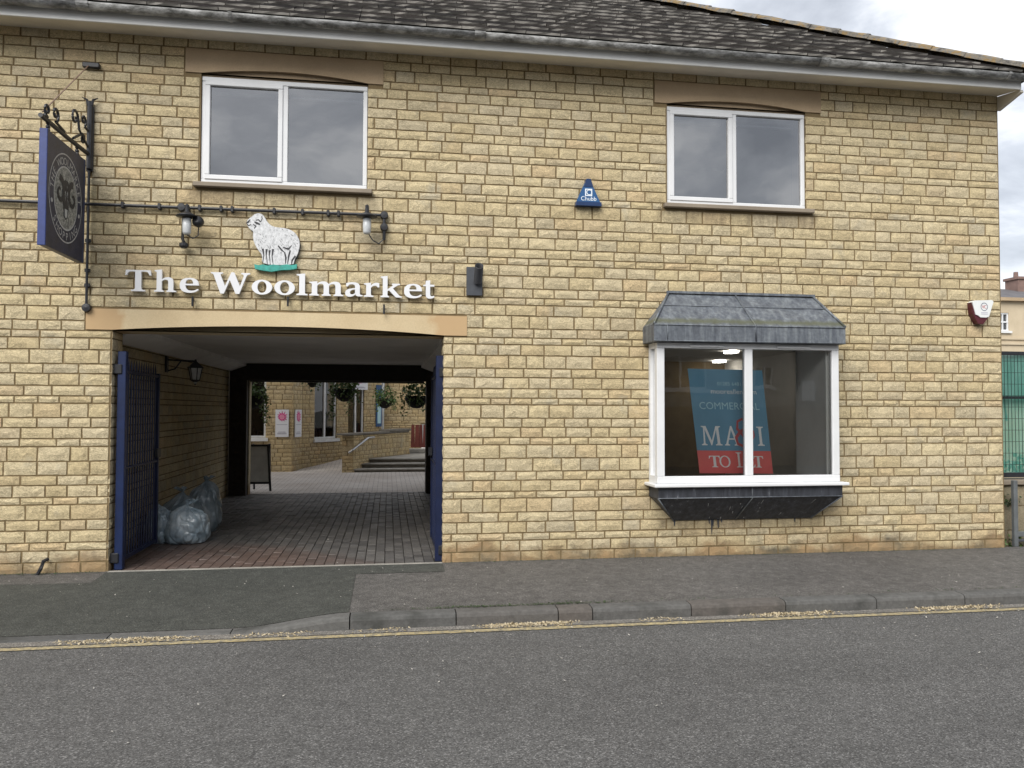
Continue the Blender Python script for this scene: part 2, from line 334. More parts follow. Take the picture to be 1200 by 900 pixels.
# ------------------------------------------------------------------ mesh helpers
ORG = {}
class MB:
    def __init__(s): s.v = []; s.f = []; s.m = []; s.t = []
    def add(s, vs, fs, mi=0, t=0.0):
        o = len(s.v); s.v += [tuple(q) for q in vs]
        for f in fs: s.f.append(tuple(i+o for i in f)); s.m.append(mi); s.t.append(t)
        return s
    def box(s, x0, x1, y0, y1, z0, z1, mi=0, t=0.0):
        return s.hexa([(x0,y0,z0),(x1,y0,z0),(x1,y1,z0),(x0,y1,z0),(x0,y0,z1),(x1,y0,z1),(x1,y1,z1),(x0,y1,z1)], mi, t)
    def bbox(s, x0, x1, y0, y1, z0, z1, b=.004, mi=0, t=0.0):   # box with chamfered edges
        vs = []; 
        X, Y, Z = (x0, x1), (y0, y1), (z0, z1)
        idx = {}
        for i in (0, 1):
            for j in (0, 1):
                for k in (0, 1):
                    sx, sy, sz = (1, -1)[i]*b, (1, -1)[j]*b, (1, -1)[k]*b
                    for a, p in enumerate(((X[i], Y[j]+sy, Z[k]+sz), (X[i]+sx, Y[j], Z[k]+sz), (X[i]+sx, Y[j]+sy, Z[k]))):
                        idx[i, j, k, a] = len(vs); vs.append(p)
        I = idx; fs = []
        for i in (0, 1): fs.append((I[i,0,0,0], I[i,1,0,0], I[i,1,1,0], I[i,0,1,0]))
        for j in (0, 1): fs.append((I[0,j,0,1], I[1,j,0,1], I[1,j,1,1], I[0,j,1,1]))
        for k in (0, 1): fs.append((I[0,0,k,2], I[1,0,k,2], I[1,1,k,2], I[0,1,k,2]))
        for i in (0, 1):
            for j in (0, 1): fs.append((I[i,j,0,0], I[i,j,1,0], I[i,j,1,1], I[i,j,0,1]))
            for k in (0, 1): fs.append((I[i,0,k,0], I[i,1,k,0], I[i,1,k,2], I[i,0,k,2]))
        for j in (0, 1):
            for k in (0, 1): fs.append((I[0,j,k,1], I[1,j,k,1], I[1,j,k,2], I[0,j,k,2]))
        for i in (0, 1):
            for j in (0, 1):
                for k in (0, 1): fs.append((I[i,j,k,0], I[i,j,k,1], I[i,j,k,2]))
        s.add(vs, fs, mi, t); s.fix = True; return s
    def hexa(s, p, mi=0, t=0.0):
        return s.add(p, [(0,3,2,1),(4,5,6,7),(0,1,5,4),(1,2,6,5),(2,3,7,6),(3,0,4,7)], mi, t)
    def poly(s, pts2, holes, fn, d0, d1, mi=0, t=0.0):   # extruded outline; fn(u, v, d) -> xyz
        loops = [pts2]+list(holes)
        flat = [q for l in loops for q in l]
        tri = tessellate_polygon([[Vector((a, b, 0)) for a, b in l] for l in loops])
        n = len(flat)
        vs = [fn(a, b, d0) for a, b in flat]+[fn(a, b, d1) for a, b in flat]
        fs = [tuple(q) for q in tri]+[tuple(i+n for i in reversed(q)) for q in tri]
        k = 0
        for l in loops:
            m = len(l)
            for i in range(m): fs.append((k+i, k+(i+1) % m, n+k+(i+1) % m, n+k+i))
            k += m
        s.fix = True
        return s.add(vs, fs, mi, t)
    def tube(s, pts, r, n=8, mi=0, t=0.0, cap=True):
        pts = [Vector(p) for p in pts]; rings = []; ref = Vector((0, 0, 1))
        rr = r if isinstance(r, (list, tuple)) else [r]*len(pts)
        for i, p in enumerate(pts):
            d = (pts[min(i+1, len(pts)-1)]-pts[max(i-1, 0)]).normalized()
            a = d.cross(ref)
            if a.length < .15: a = d.cross(Vector((1, 0, 0)))
            a.normalize(); b = d.cross(a)
            rings.append([p+(a*math.cos(2*math.pi*k/n)+b*math.sin(2*math.pi*k/n))*rr[i] for k in range(n)])
        vs = [q for g in rings for q in g]; fs = []
        for i in range(len(pts)-1):
            for k in range(n): fs.append((i*n+k, i*n+(k+1) % n, (i+1)*n+(k+1) % n, (i+1)*n+k))
        if cap: fs += [tuple(range(n)), tuple(reversed(range((len(pts)-1)*n, len(pts)*n)))]
        s.fix = True
        return s.add(vs, fs, mi, t)
    def lathe(s, prof, c, n=16, axis='z', mi=0, t=0.0):
        vs = []; fs = []
        for r, h in prof:
            for k in range(n):
                a = 2*math.pi*k/n; u, v = r*math.cos(a), r*math.sin(a)
                vs.append({'z': (c[0]+u, c[1]+v, c[2]+h), 'y': (c[0]+u, c[1]+h, c[2]+v), 'x': (c[0]+h, c[1]+u, c[2]+v)}[axis])
        for i in range(len(prof)-1):
            for k in range(n): fs.append((i*n+k, i*n+(k+1) % n, (i+1)*n+(k+1) % n, (i+1)*n+k))
        fs += [tuple(range(n)), tuple(range((len(prof)-1)*n, len(prof)*n))]
        s.fix = True
        return s.add(vs, fs, mi, t)
    def text(s, string, size, fn, d, align='CENTER', mi=0, t=0.0, space=1.0):
        for vs, fs in [text_geo(string, size, align, space)]: s.add([fn(x, y, d) for x, y in vs], fs, mi, t)
        return s
    fix = False
    def build(s, name, mats, parent=None, smooth=False, origin=None):
        me = bpy.data.meshes.new(name)
        o = Vector(origin) if origin is not None else (ORG[parent.name] if parent else Vector((0, 0, 0)))
        me.from_pydata([(a-o.x, b-o.y, c-o.z) for a, b, c in s.v], [], s.f)
        if s.fix:
            import bmesh
            bm = bmesh.new(); bm.from_mesh(me); bmesh.ops.recalc_face_normals(bm, faces=bm.faces); bm.to_mesh(me); bm.free()
        for m in (mats if isinstance(mats, (list, tuple)) else [mats]): me.materials.append(MAT[m] if isinstance(m, str) else m)
        me.polygons.foreach_set('material_index', s.m)
        at_ = me.attributes.new('tint', 'FLOAT', 'FACE'); at_.data.foreach_set('value', s.t)
        if smooth: me.polygons.foreach_set('use_smooth', [True]*len(s.f))
        ob = bpy.data.objects.new(name, me); COL.objects.link(ob)
        if parent: ob.parent = parent; ORG[ob.name] = o
        else: ob.location = o; ORG[ob.name] = o
        return ob
_tc = {}
def text_geo(string, size, align, space):
    key = (string, align, space)
    if key not in _tc:
        cu = bpy.data.curves.new('lettering', 'FONT'); cu.body = string; cu.size = 1; cu.align_x = align; cu.space_character = space; cu.resolution_u = 3
        ob = bpy.data.objects.new('lettering', cu); COL.objects.link(ob); bpy.context.view_layer.update()
        me = ob.evaluated_get(bpy.context.evaluated_depsgraph_get()).to_mesh()
        _tc[key] = ([(v.co.x, v.co.y) for v in me.vertices], [tuple(p.vertices) for p in me.polygons])
        bpy.data.objects.remove(ob); bpy.data.curves.remove(cu)
    v, f = _tc[key]; return [(x*size, y*size) for x, y in v], f
def tag(o, label=None, cat=None, group=None, kind=None):
    if label: o['label'] = label
    if cat: o['category'] = cat
    if group: o['group'] = group
    if kind: o['kind'] = kind
    return o
def thing(name, label, cat, loc=(0, 0, 0), group=None):
    o = bpy.data.objects.new(name, None); COL.objects.link(o); o.location = loc; o.empty_display_size = .2; ORG[o.name] = Vector(loc)
    return tag(o, label, cat, group)

# ------------------------------------------------------------------ glyph outlines
def path(d):
    tk = d.split(); i = 0; loops = []; cur = []; p = (0, 0)
    while i < len(tk):
        c = tk[i]; i += 1
        g = lambda k: [float(q) for q in tk[i:i+k]]
        if c == 'M': p = tuple(g(2)); i += 2; cur = [p]; loops.append(cur)
        elif c == 'L': p = tuple(g(2)); i += 2; cur.append(p)
        elif c == 'Q':
            a = g(4); i += 4
            for k in range(1, 6):
                u = k/5; cur.append(((1-u)**2*p[0]+2*u*(1-u)*a[0]+u*u*a[2], (1-u)**2*p[1]+2*u*(1-u)*a[1]+u*u*a[3]))
            p = (a[2], a[3])
        elif c == 'E':
            a = g(4); i += 4; loops.append([(a[0]+a[2]*math.cos(2*math.pi*k/28), a[1]+a[3]*math.sin(2*math.pi*k/28)) for k in range(28)])
    return loops
STEM = 'Q 70 418 10 422'
GLY = {
'T': 'M 20 690 L 620 690 L 635 520 L 595 520 Q 570 635 500 640 L 395 640 L 395 110 Q 395 50 470 42 L 490 40 L 490 0 L 150 0 L 150 40 L 170 42 Q 245 50 245 110 L 245 640 L 140 640 Q 70 635 45 520 L 5 520',
'h': 'M 20 700 L 205 730 L 205 400 Q 270 482 370 482 Q 500 482 500 330 L 500 90 Q 500 48 560 40 L 575 38 L 575 0 L 330 0 L 330 38 Q 370 45 370 90 L 370 310 Q 370 400 305 400 Q 245 400 205 340 L 205 90 Q 205 45 255 38 L 255 0 L 10 0 L 10 38 Q 75 45 75 90 L 75 620 Q 75 660 20 665',
'e': 'M 480 90 Q 400 -12 265 -12 Q 30 -12 30 230 Q 30 482 265 482 Q 470 482 480 265 L 480 235 L 165 235 Q 170 60 310 60 Q 390 60 450 125 M 165 285 L 345 285 Q 345 430 260 430 Q 170 430 165 285.5',
'W': 'M 0 690 L 290 690 L 290 650 Q 225 645 240 590 L 345 240 L 500 700 L 570 700 L 715 240 L 800 560 Q 820 640 745 650 L 745 690 L 965 690 L 965 650 Q 895 645 870 570 L 700 -10 L 610 -10 L 465 440 L 320 -10 L 235 -10 L 70 590 Q 55 645 0 650',
'o': 'E 260 235 240 248 E 260 235 108 192',
'l': 'M 15 700 L 205 730 L 205 90 Q 205 45 265 38 L 265 0 L 15 0 L 15 38 Q 75 45 75 90 L 75 620 Q 75 660 15 665',
'm': 'M 10 455 L 200 482 L 200 400 Q 260 482 350 482 Q 440 482 475 395 Q 540 482 640 482 Q 770 482 770 330 L 770 90 Q 770 45 835 38 L 835 0 L 595 0 L 595 38 Q 640 45 640 90 L 640 310 Q 640 400 580 400 Q 525 400 485 340 L 485 90 Q 485 45 530 38 L 530 0 L 310 0 L 310 38 Q 355 45 355 90 L 355 310 Q 355 400 295 400 Q 240 400 200 340 L 200 90 Q 200 45 245 38 L 245 0 L 10 0 L 10 38 Q 70 45 70 90 L 70 380 '+STEM,
'a': 'M 60 440 Q 140 482 250 482 Q 430 482 430 330 L 430 110 Q 430 55 505 50 L 505 15 Q 330 -20 310 70 Q 250 -12 160 -12 Q 35 -12 35 110 Q 35 250 215 270 L 300 285 L 300 330 Q 300 415 215 415 Q 130 415 110 340 L 60 340 M 300 240 L 300 120 Q 265 70 220 70 Q 165 70 165 135 Q 165 225 299 240',
'r': 'M 10 455 L 200 482 L 200 385 Q 260 482 345 482 Q 390 482 425 468 L 425 330 L 375 330 Q 360 385 310 385 Q 245 385 200 310 L 200 90 Q 200 45 270 38 L 270 0 L 10 0 L 10 38 Q 70 45 70 90 L 70 380 '+STEM,
'k': 'M 10 700 L 200 730 L 200 270 L 330 390 Q 365 425 320 432 L 320 470 L 545 470 L 545 432 Q 490 428 440 385 L 350 305 L 510 85 Q 545 42 595 38 L 595 0 L 430 0 L 240 240 L 200 205 L 200 90 Q 200 45 245 38 L 245 0 L 10 0 L 10 38 Q 70 45 70 90 L 70 620 Q 70 660 10 665',
't': 'M 10 415 L 10 455 L 80 470 L 90 600 L 220 620 L 220 470 L 345 470 L 345 405 L 220 405 L 220 140 Q 220 75 275 75 Q 310 75 345 95 L 345 40 Q 290 -12 210 -12 Q 90 -12 90 110 L 90 415',
'A': 'M 10 0 L 10 35 Q 60 40 80 90 L 310 700 L 370 700 L 600 90 Q 620 40 675 35 L 675 0 L 430 0 L 430 35 Q 510 40 490 95 L 450 210 L 205 210 L 165 100 Q 145 40 225 35 L 225 0 M 222 255 L 435 255 L 330 560',
'M': 'M 20 0 L 20 35 Q 95 40 100 110 L 130 600 Q 130 650 50 655 L 50 690 L 240 690 L 430 170 L 630 690 L 815 690 L 815 655 Q 740 650 742 600 L 760 100 Q 762 40 840 35 L 840 0 L 575 0 L 575 35 Q 655 40 655 100 L 640 560 L 425 0 L 395 0 L 185 570 L 165 110 Q 160 40 240 35 L 240 0',
'I': 'M 30 0 L 30 35 Q 115 40 115 100 L 115 590 Q 115 650 30 655 L 30 690 L 300 690 L 300 655 Q 215 650 215 590 L 215 100 Q 215 40 300 35 L 300 0',
'L': 'M 30 0 L 30 35 Q 115 40 115 100 L 115 590 Q 115 650 30 655 L 30 690 L 310 690 L 310 655 Q 215 650 215 590 L 215 45 L 380 45 Q 490 45 515 180 L 550 180 L 530 0',
'E': 'M 30 0 L 30 35 Q 115 40 115 100 L 115 590 Q 115 650 30 655 L 30 690 L 520 690 L 530 540 L 490 540 Q 475 645 390 645 L 215 645 L 215 380 L 330 380 Q 400 380 405 460 L 440 460 L 440 255 L 405 255 Q 400 335 330 335 L 215 335 L 215 45 L 400 45 Q 500 45 525 180 L 560 180 L 545 0',
'O': 'E 380 345 345 358 E 380 345 240 305',
}
def glyph(ch):
    loops = path(GLY[ch]); xs = [p[0] for p in loops[0]]; return loops, min(xs), max(xs)
def put_glyph(mb, ch, x0, x1, fn, z0, zs, d0, d1, mi=0):
    loops, a, b = glyph(ch); k = (x1-x0)/(b-a)
    ls = [[(x0+(x-a)*k, z0+y*zs) for x, y in l] for l in loops]
    mb.poly(ls[0], ls[1:], fn, d0, d1, mi)
def stroke(mb, pts, w, fn, d, mi=0, step=.00015):
    for i in range(len(pts)-1):
        (x0, y0), (x1, y1) = pts[i], pts[i+1]; w0 = w[i] if isinstance(w, list) else w; w1 = w[i+1] if isinstance(w, list) else w
        l = math.hypot(x1-x0, y1-y0) or 1; nx, ny = -(y1-y0)/l/2, (x1-x0)/l/2; ex, ey = (x1-x0)/l*w0*.2, (y1-y0)/l*w0*.2
        dd = d+i*step
        mb.add([fn(x0-ex-nx*w0, y0-ey-ny*w0, dd), fn(x1+ex-nx*w1, y1+ey-ny*w1, dd), fn(x1+ex+nx*w1, y1+ey+ny*w1, dd), fn(x0-ex+nx*w0, y0-ey+ny*w0, dd)], [(0, 1, 2, 3)], mi)
def facade(u, v, d): return (u, -d, v)       # d = distance proud of the wall face

# ------------------------------------------------------------------ ground, road, pavement, kerb
def sheet(name, xs, ys, zf, mats, mfn=None, parent=None):
    mb = MB()
    nx = len(xs); vs = [(x, y, zf(x, y)) for y in ys for x in xs]; fs = []; mi = []
    for j in range(len(ys)-1):
        for i in range(nx-1): fs.append((j*nx+i, j*nx+i+1, (j+1)*nx+i+1, (j+1)*nx+i))
    mb.add(vs, fs); return mb.build(name, mats, parent)
def frange(a, b, n): return [a+(b-a)*i/n for i in range(n+1)]
def sm(a, b, x): t = min(1, max(0, (x-a)/(b-a))); return t*t*(3-2*t)
def dip(x): return .095*(sm(-3.95, -3.05, x)-sm(-1.2, -.28, x))
KY = -1.86
def zp(x, y):
    t = max(0, min(1, -y/1.86)); return -.028*t-dip(x)*t**1.6
ZR = -.135
ground = tag(sheet('ground', frange(-500, 500, 4), frange(-500, 900, 4), lambda x, y: -.32, 'ground'), kind='structure')
road = tag(sheet('road', frange(-80, 80, 40), frange(-10.6, -1.9, 12), lambda x, y: ZR-.0-(.02*0), 'road'), kind='structure')
pavement = tag(sheet('pavement', [-40, -20, -12]+frange(-8, 10, 180)+[14, 20, 40], frange(KY, .03, 12), zp, 'pave'), kind='structure')
sheet('asphalt_patch', frange(-6.5, -.30, 62), frange(KY+.01, -.45, 8), lambda x, y: zp(x, y)+.004, 'pave_dark', parent=pavement)
pb = MB(); n_ = 40
for i in range(n_):           # the worn tongue of older asphalt running from the archway
    x0 = -2.74+3.32*i/n_; x1 = -2.74+3.32*(i+1)/n_
    pb.add([(x0, -.45, zp(x0, -.45)+.004), (x1, -.45, zp(x1, -.45)+.004), (x1, -.05, zp(x1, -.05)+.004), (x0, -.05, zp(x0, -.05)+.004)], [(0, 1, 2, 3)])
pb.build('asphalt_patch', 'pave_dark', pavement)
opp_pave = MB(); opp_pave.box(-40, 40, -13.9, -10.6, -.3, -.02); tag(opp_pave.build('opposite_pavement', 'pave'), kind='structure')
sheet('gutter_channel', frange(-20, 20, 20), [-2.10, -1.98], lambda x, y: ZR+.004, 'channel', parent=road)
sheet('yellow_line', frange(-30, 30, 30), [-2.20, -2.128], lambda x, y: ZR+.006, 'yellow', parent=road)
kb = MB(); kb.box(-40, 40, KY+.002, KY+.02, -.3, -.16); kerb = tag(kb.build('kerb', 'kerb'), kind='structure')
kx = [-8.7, -7.8, -6.9, -5.97, -5.05, -4.13, -3.05, -2.1, -1.2]+[at(p, 728, -1.95)[0] for p in (410, 534, 653, 693, 808, 918, 1024, 1127)]+[6.2, 7.1, 8.0, 8.9, 9.8, 10.7]
red_k = {12: .96, 15: .92}
for i in range(len(kx)-1):
    a, b = kx[i]+.005, kx[i+1]-.005; mb = MB(); n = 8; vs = []; fs = []
    prof = lambda x: [(KY, zp(x, KY)+.002), (KY-.10, zp(x, KY)-.001), (KY-.125, zp(x, KY)-.012), (KY-.135, max(ZR+.0, zp(x, KY)-.035)), (KY-.140, ZR-.08), (KY, ZR-.08)]
    for j in range(n+1):
        x = a+(b-a)*j/n; jx = .003*R.uniform(-1, 1) if j in (0, n) else 0
        vs += [(x, y, z) for y, z in prof(x)]
    for j in range(n):
        for k in range(5): fs.append((j*6+k, j*6+k+1, (j+1)*6+k+1, (j+1)*6+k))
    fs += [tuple(range(6)), tuple(range(n*6, n*6+6))]
    mb.add(vs, fs, 0, 0); mb.fix = True
    t = red_k.get(i, R.uniform(0, .88)); mb.t = [t]*len(mb.f)
    o = mb.build('kerb_stone', 'kerb', kerb)

# ------------------------------------------------------------------ bricks
def brick_variant(rg, relief=.0042):
    nx, nz = 5, 3; vs = []; fs = []
    for j in range(nz):
        for i in range(nx):
            x, z = i/(nx-1), j/(nz-1)
            edge = i in (0, nx-1) or j in (0, nz-1)
            if edge:
                y = .003+rg.uniform(0, .004); x += rg.uniform(-.008, .008); z += rg.uniform(-.022, .022)
            else:
                y = -rg.uniform(.2, 1)*relief; x += rg.uniform(-.06, .06); z += rg.uniform(-.16, .16)
            vs.append((x, y, z))
    for j in range(nz-1):
        for i in range(nx-1):
            q = (j*nx+i, j*nx+i+1, (j+1)*nx+i+1, (j+1)*nx+i)
            fs += [(q[0], q[1], q[2]), (q[0], q[2], q[3])] if rg.random() < .5 else [(q[0], q[1], q[3]), (q[1], q[2], q[3])]
    loop = [i for i in range(nx)]+[nx*2-1]+[nx*3-1-i for i in range(nx)]+[nx]
    o = len(vs)
    for i in loop: vs.append((vs[i][0], .03, vs[i][2]))
    m = len(loop)
    for k in range(m): fs.append((loop[(k+1) % m], loop[k], o+k, o+(k+1) % m))
    return vs, fs
VAR = [brick_variant(R) for _ in range(14)]
VARME = []
for v, f in VAR:
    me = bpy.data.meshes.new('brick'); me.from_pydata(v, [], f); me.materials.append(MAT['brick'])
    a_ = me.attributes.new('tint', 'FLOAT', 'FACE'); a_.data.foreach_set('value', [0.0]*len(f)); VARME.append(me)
def layout(x0, x1, courses, openings, rg, lmin=.19, lmax=.34, joint=.0165):
    """running courses of uneven stones round the openings: (xa, xb, za, zb)"""
    out = []
    for ci, (za, zb) in enumerate(courses):
        cuts = sorted({x0, x1}|{o[k] for o in openings for k in (0, 1) if x0 < o[k] < x1 and o[2] < zb and o[3] > za})
        runs = []
        for a, b in zip(cuts, cuts[1:]):
            lo, hi = za, zb; mid = (a+b)/2
            for o in openings:
                if o[0] < mid < o[1] and o[2] < hi and o[3] > lo:
                    if o[2] <= lo+.002 and o[3] >= hi-.002: hi = lo
                    elif o[3]-lo < hi-o[2]: lo = o[3]+joint
                    else: hi = o[2]-joint
            if hi-lo > .028:
                if runs and abs(runs[-1][1]-a) < 1e-6 and abs(runs[-1][2]-lo) < 1e-6 and abs(runs[-1][3]-hi) < 1e-6: runs[-1][1] = b
                else: runs.append([a, b, lo, hi])
        for a, b, lo, hi in runs:
            x = a; k = 0
            first = rg.choice((.5, .8, 1.0)) if (ci % 2) else rg.choice((.32, .4, 1))
            while x < b-.02:
                l = rg.uniform(lmin, lmax)
                if k == 0: l *= first
                if b-(x+l) < lmin*.55: l = b-x
                elif b-(x+l) < lmin and ci % 2 == 0: l = (b-x)/2+rg.uniform(-.02, .02)
                l = min(l, b-x)
                out.append((x, x+l-joint, lo, hi)); x += l; k += 1
    return out
def put_brick(mb, br, fn, rg, mi=0):
    xa, xb, za, zb = br; v, f = rg.choice(VAR); fl = rg.random() < .5
    vs = [fn(xa+((1-x) if fl else x)*(xb-xa), y, za+z*(zb-za)) for x, y, z in v]
    mb.add(vs, [tuple(reversed(q)) if fl else q for q in f], mi, rg.random())

# course heights read up the wall
ym = [87, 148/6+60, 208/6+60, 287/6+60, 337/6+60, 402/6+60, 472/6+60, 539/6+60, 611/6+60, 673/6+60, 752/6+60, 803/6+60, 890/6+60]
ym[0] = 72.5
ym += [210+q/6 for q in (55, 130, 180, 272, 352, 416, 497, 560, 610, 687, 775, 840, 890)]
ym += [360+q/6 for q in (65, 155, 219, 267, 343, 434, 497, 575, 641, 688, 781, 845)]
ym += [510+q/6 for q in (16, 67, 161, 252, 315, 392, 440, 538, 605, 683, 735, 810, 872)]
zl = [at(640, y)[1] for y in ym]; zl[-1] = -.02; zl[0] = 5.44
COURSES = [(zl[i+1]+.0076, zl[i]-.0076) for i in range(len(zl)-1)][::-1]

WX0, WX1 = -9.0, 7.27
W1 = (-1.93, -.235, 3.945, 5.085); W2 = (3.085, 4.768, 3.945, 5.085)
L1 = (-2.085, -.075, 5.085, 5.335); L2 = (2.94, 4.955, 5.085, 5.335)
S1 = (-1.985, -.185, 3.895, 3.945); S2 = (3.04, 4.84, 3.895, 3.945)
ARCH = (-2.745, .588, -.3, 2.412); LB = (-2.99, .832, 2.412, 2.622)
BAY = (2.93, 4.92, .83, 2.36)
OPEN = [W1, W2, L1, L2, S1, S2, ARCH, LB, BAY]
building = thing('stone_building', 'two storey honey stone building with arched passageway, lead roofed bay window and mossy tiled roof', 'building', (2.0, 0, 0))
# mortar core, cut round every opening
core = MB()
xs = sorted({WX0, WX1}|{o[k] for o in OPEN for k in (0, 1)}); zs = sorted({-.3, 5.44}|{o[k] for o in OPEN for k in (2, 3)})
for i in range(len(xs)-1):
    for j in range(len(zs)-1):
        mx_, mz_ = (xs[i]+xs[i+1])/2, (zs[j]+zs[j+1])/2
        if any(o[0] < mx_ < o[1] and o[2] < mz_ < o[3] for o in OPEN): continue
        for y, fl in ((.011, 0), (.33, 1)):
            q = [(xs[i], y, zs[j]), (xs[i+1], y, zs[j]), (xs[i+1], y, zs[j+1]), (xs[i], y, zs[j+1])]
            core.add(q[::-1] if fl else q, [(0, 1, 2, 3)])
for o in OPEN:
    a, b, c, d = o
    core.add([(a, .011, c), (a, .33, c), (a, .33, d), (a, .011, d)], [(0, 1, 2, 3)])
    core.add([(b, .011, c), (b, .33, c), (b, .33, d), (b, .011, d)], [(3, 2, 1, 0)])
    core.add([(a, .011, c), (b, .011, c), (b, .33, c), (a, .33, c)], [(0, 1, 2, 3)])
    core.add([(a, .011, d), (b, .011, d), (b, .33, d), (a, .33, d)], [(3, 2, 1, 0)])
# outer walls that close the building: right end, rear and far left
core.box(WX1-.33, WX1-.012, .335, 7.1, -.3, 5.43); core.box(.98, WX1-.34, 7.1, 7.4, -.3, 5.43); core.box(-9, -3.0, 7.1, 7.4, -.3, 5.43); core.box(-9, -8.7, .34, 7.09, -.3, 5.43)
core.box(-2.99, .97, 7.16, 7.4, 2.42, 5.43)
core.box(-3.25, -2.965, .34, 7.1, -.3, 2.6); core.box(.965, 1.25, .34, 7.1, -.3, 2.6)      # passage side walls
core.build('mortar_core', 'mortar', building)
front = layout(WX0, WX1, COURSES, OPEN, R)
def area(b):
    p = [proj(x, 0, z) for x, z in ((b[0], b[2]), (b[1], b[2]), (b[1], b[3]), (b[0], b[3]))]
    if min(q[0] for q in p) < 0 or min(q[1] for q in p) < 0: return 0
    cx, cy = sum(q[0] for q in p)/4, sum(q[1] for q in p)/4
    if (750 < cx < 992 and 345 < cy < 610) or (38 < cx < 104 and 145 < cy < 310) or (146 < cx < 510 and 312 < cy < 356): return 0
    return abs(sum(p[i][0]*p[(i+1) % 4][1]-p[(i+1) % 4][0]*p[i][1] for i in range(4)))/2
order = sorted(front, key=area, reverse=True); single = set(order[:298])
bw = MB(); k_ = 0
for b in front:
    if b in single:
        o = bpy.data.objects.new('brick', VARME[k_ % len(VARME)]); k_ += 1; COL.objects.link(o); o.parent = building
        fl = R.random() < .5
        o.location = (b[0]-2.0, 0, b[2]) ; o.scale = (b[1]-b[0], 1, b[3]-b[2])
        if fl:
            o.rotation_euler = (0, math.pi, 0); o.location = (b[1]-2.0, 0, b[3])
    else: put_brick(bw, b, lambda x, y, z: (x, y, z), R)
# returns of the passage piers, the passage side walls and the end wall
for br in layout(.012, .33, COURSES, [(0, 1, 2.41, 9)], R, .3, .4): put_brick(bw, br, lambda x, y, z: (-2.745-y+.008, x, z), R)
for br in layout(.34, 7.1, COURSES, [(0, 9, 2.47, 9)], R): put_brick(bw, br, lambda x, y, z: (-2.955-y, x, z), R)
for br in layout(.012, .33, COURSES, [(0, 1, 2.41, 9)], R, .3, .4): put_brick(bw, br, lambda x, y, z: (.588+y-.008, x, z), R)
for br in layout(.34, 7.1, COURSES, [(0, 9, 2.47, 9)], R): put_brick(bw, br, lambda x, y, z: (.955+y, x, z), R)
for br in layout(.0, 7.0, COURSES, [], R): put_brick(bw, br, lambda x, y, z: (WX1-y-.016, x+.02, z), R)
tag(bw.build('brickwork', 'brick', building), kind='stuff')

# lintels with a shallow arched soffit and the recessed flat piece below
def lintel(o, x0, x1, rise, mat, name='lintel', zin=None):
    a, b, c, d = o; mb = MB(); n = 18
    pts = [(a, d), (a, c), (x0, c)]+[(x0+(x1-x0)*i/n, c+rise*(1-(2*i/n-1)**2)) for i in range(n+1)]+[(x1, c), (b, c), (b, d)]
    pts = [p for i, p in enumerate(pts) if i == 0 or p != pts[i-1]]
    mb.poly(pts, [], facade, -.30, .004); l = mb.build(name, mat, building)
    return l
lintel(L1, -1.93, -.235, .062, 'lintel_brown'); lintel(L2, 3.085, 4.768, .062, 'lintel_brown'); lintel(LB, -2.74, .586, .062, 'lintel')
# the slot behind each arch is filled by a flat piece set back from the face
for o, mat in ((W1, 'lintel_brown'), (W2, 'lintel_brown')):
    MB().box(o[0]+.003, o[1]-.003, .045, .2, o[3]-.022, o[3]+.058).build('lintel_infill', mat, building)
MB().box(-2.742, .585, .125, .328, 2.402, 2.5).build('lintel_infill', 'lintel', building)
for s_ in (S1, S2): MB().bbox(s_[0], s_[1], -.055, .2, s_[2], s_[3]-.003, .006).build('window_sill', 'sill_stone', building)

# upper windows
def upper_window(o, px_split, blind):
    a, b, c, d = o[0]+.004, o[1]-.004, o[2]+.002, o[3]-.024; y0, y1 = .03, .10; w = .045
    mb = MB(); mid = px_split
    for q in ((a, a+w, c+.0485, d-.0485), (b-w, b, c+.0485, d-.0485), (mid-.03, mid+.03, c+.0485, d-.0485)): mb.bbox(q[0], q[1], y0, y1, q[2], q[3], .005)
    mb.bbox(a, b, y0-.003, y1, c, c+.048, .005); mb.bbox(a, b, y0-.003, y1, d-.048, d, .005)
    win = mb.build('window', 'white', building)
    s = MB(); e = .048; l0, l1, z0, z1 = a+w-.008, mid-.022, c+.042, d-.042
    s.bbox(l0, l0+e, y0-.014, y1-.03, z0+e+.0005, z1-e-.0005, .005); s.bbox(l1-e, l1, y0-.014, y1-.03, z0+e+.0005, z1-e-.0005, .005)
    s.bbox(l0, l1, y0-.014, y1-.03, z0, z0+e, .005); s.bbox(l0, l1, y0-.014, y1-.03, z1-e, z1, .005)
    s.build('sash', 'white', win)
    for q in ((l0+e-.004, l1-e+.004, z0+e-.004, z1-e+.004, .052), (mid+.026, b-w+.004, c+.044, d-.044, .060)):
        MB().add([(q[0], q[4], q[2]), (q[1], q[4], q[2]), (q[1], q[4], q[3]), (q[0], q[4], q[3])], [(0, 1, 2, 3)]).build('pane', 'glass_up', win)
    MB().box(mid+.04, b-.06, .17, .20, d-.125, d-.105).box(mid+.04, b-.06, .165, .195, d-.075, d-.05).box(a+.1, mid-.1, .17, .2, d-.13, d-.1).build('blind_rail', 'white_old', win)
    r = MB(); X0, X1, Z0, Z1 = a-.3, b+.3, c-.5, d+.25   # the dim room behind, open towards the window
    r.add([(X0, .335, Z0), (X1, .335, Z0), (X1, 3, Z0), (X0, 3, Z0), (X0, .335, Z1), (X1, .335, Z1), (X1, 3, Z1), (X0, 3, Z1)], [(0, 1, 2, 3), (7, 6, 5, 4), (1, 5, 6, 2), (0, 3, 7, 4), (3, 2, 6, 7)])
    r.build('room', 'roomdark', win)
upper_window(W1, at(333.5, 150)[0], 1); upper_window(W2, at(861.5, 180)[0], 0)

